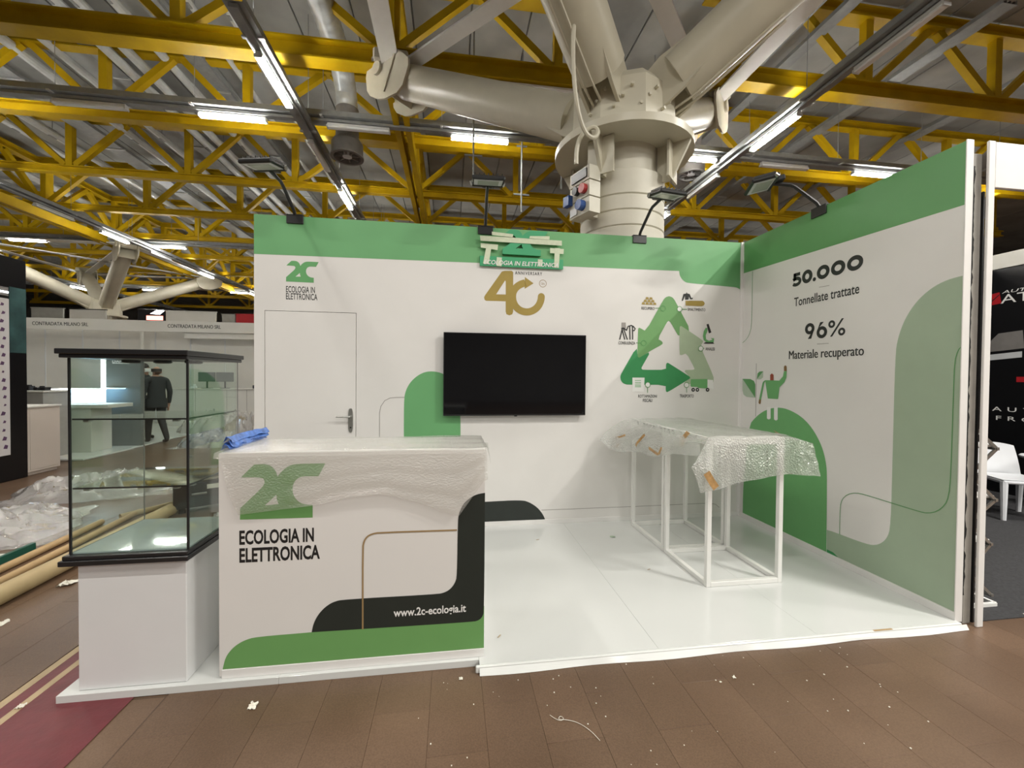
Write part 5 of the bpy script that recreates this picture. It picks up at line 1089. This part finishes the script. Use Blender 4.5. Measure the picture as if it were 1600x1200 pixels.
m=MB(); text_mb(m,'AUTOMATION',.575,-.25,2.715,2.755,s4(1),.015,.2); text_mb(m,'ATOM',.585,-.10,2.578,2.70,s4(1),.0); text_mb(m,'AUTOMATION',.645,-.85,1.095,1.155,s4(1),.03,0,1.7); text_mb(m,'FROM',.60,.06,.972,1.03,s4(1),.03,0,1.7); m.build('wall_lettering','white_print',bw)
MB().prism([(.70,2.05),(.60,2.17),(.35,2.19),(.33,1.95),(.55,1.93),(.70,1.92)],s4(1),0,None).build('car_picture','diff_grey',bw); MB().prism([(.70,1.88),(.35,1.91),(.35,1.83),(.70,1.80)],s4(1),0,None).build('car_sill_picture','lamp_body',bw); MB().prism([(.40,1.57),(.30,1.57),(.30,1.50),(.40,1.50)],s4(1),0,None).build('red_detail','red',bw)
cp=tag(MB().bbox(.168,4.34,-1.995,.695,FZ,FZ+.008,.002).build('black_carpet','carpet_black'),'black carpet covering the floor of the stand at right','carpet')
# white plastic chair
chs=thing('plastic_chair',(0,0,0),'white moulded plastic chair on the black carpet at right','chair')
MB().grid(lambda u,v:(-.22+.44*u,-.23+.46*v,.445-.02*math.sin(PI*u)*math.sin(PI*v)),10,10).build('seat','chair_white',chs,smooth=True)
m=MB(); m.bbox(-.225,.225,-.235,.235,.40,.44,.012); m.build('seat_rim','chair_white',chs)
for sx in (-1,1):
    for sy in (-1,1): MB().tube([(sx*.20,sy*.205,.42),(sx*.21,sy*.225,.2),(sx*.215,sy*.235,0)],.025,8,True,[.034,.028,.022]).build('leg','chair_white',chs,smooth=True)
m=MB(); m.grid(lambda u,v:((-.22+.44*u)*(1-.12*v*v),.225+.07*v+.03*math.sin(PI*u),.44+.36*v-.03*v*(2*u-1)**2),12,10); m.grid(lambda u,v:((-.22+.44*u)*(1-.12*v*v),.245+.07*v+.03*math.sin(PI*u),.44+.36*v-.03*v*(2*u-1)**2),12,10); m.build('backrest','chair_white',chs,smooth=True)
move_tree(chs,(3.19,-.30,FZ+.008),-.45)
tb=thing('round_table',(4.03,-.14,FZ),'small round white table beside the plastic chair at the right edge','table')
MB().lathe([(.26,.60),(.27,.61),(.27,.625),(.26,.635)],(4.05,-.14,FZ),32).build('table_top','chair_white',tb,smooth=True); MB().lathe([(.03,.02),(.025,.6)],(4.05,-.14,FZ),14).build('stem','frame_white',tb,smooth=True); MB().lathe([(.2,.008),(.19,.025),(.03,.04)],(4.05,-.14,FZ),24).build('foot','frame_white',tb,smooth=True)
# zigzag brochure stand
zs=thing('folding_brochure_stand',(.42,-1.85,FZ),'folding silver zigzag brochure stand behind the white post','brochure stand')
zz_=[1.22,1.05,.88,.70,.55,.40,.22,.05]; xx=[.30,.515,.30,.515,.30,.485,.30,.50]
for i in range(7):
    for y in (-1.86,-1.66): MB().bar((xx[i],y,zz_[i]),(xx[i+1],y,zz_[i+1]),.02,.012,(0,1,0)).build('folding_arm','steel',zs)
for i in (1,3,5,7):
    MB().bar((xx[i],-1.87,zz_[i]),(xx[i],-1.65,zz_[i]),.02,.02).build('cross_rod','steel',zs)
    if i<7: MB().bbox(.32,xx[i]+.01,-1.85,-1.67,zz_[i]+.012,zz_[i]+.028,.003).build('tray','frame_white',zs)
m=MB()
for (a,b_) in (((.20,-1.86),(.54,-1.86)),((.54,-1.86),(.54,-1.62)),((.54,-1.62),(.20,-1.62)),((.20,-1.62),(.20,-1.86))): m.bar((*a,FZ+.02),(*b_,FZ+.02),.022,.022)
m.build('base_frame','frame_white',zs)
for y in (-1.86,-1.66): MB().bar((.30,y,FZ+.02),(.30,y,1.22),.015,.015,(0,1,0)).build('rear_upright','steel',zs)
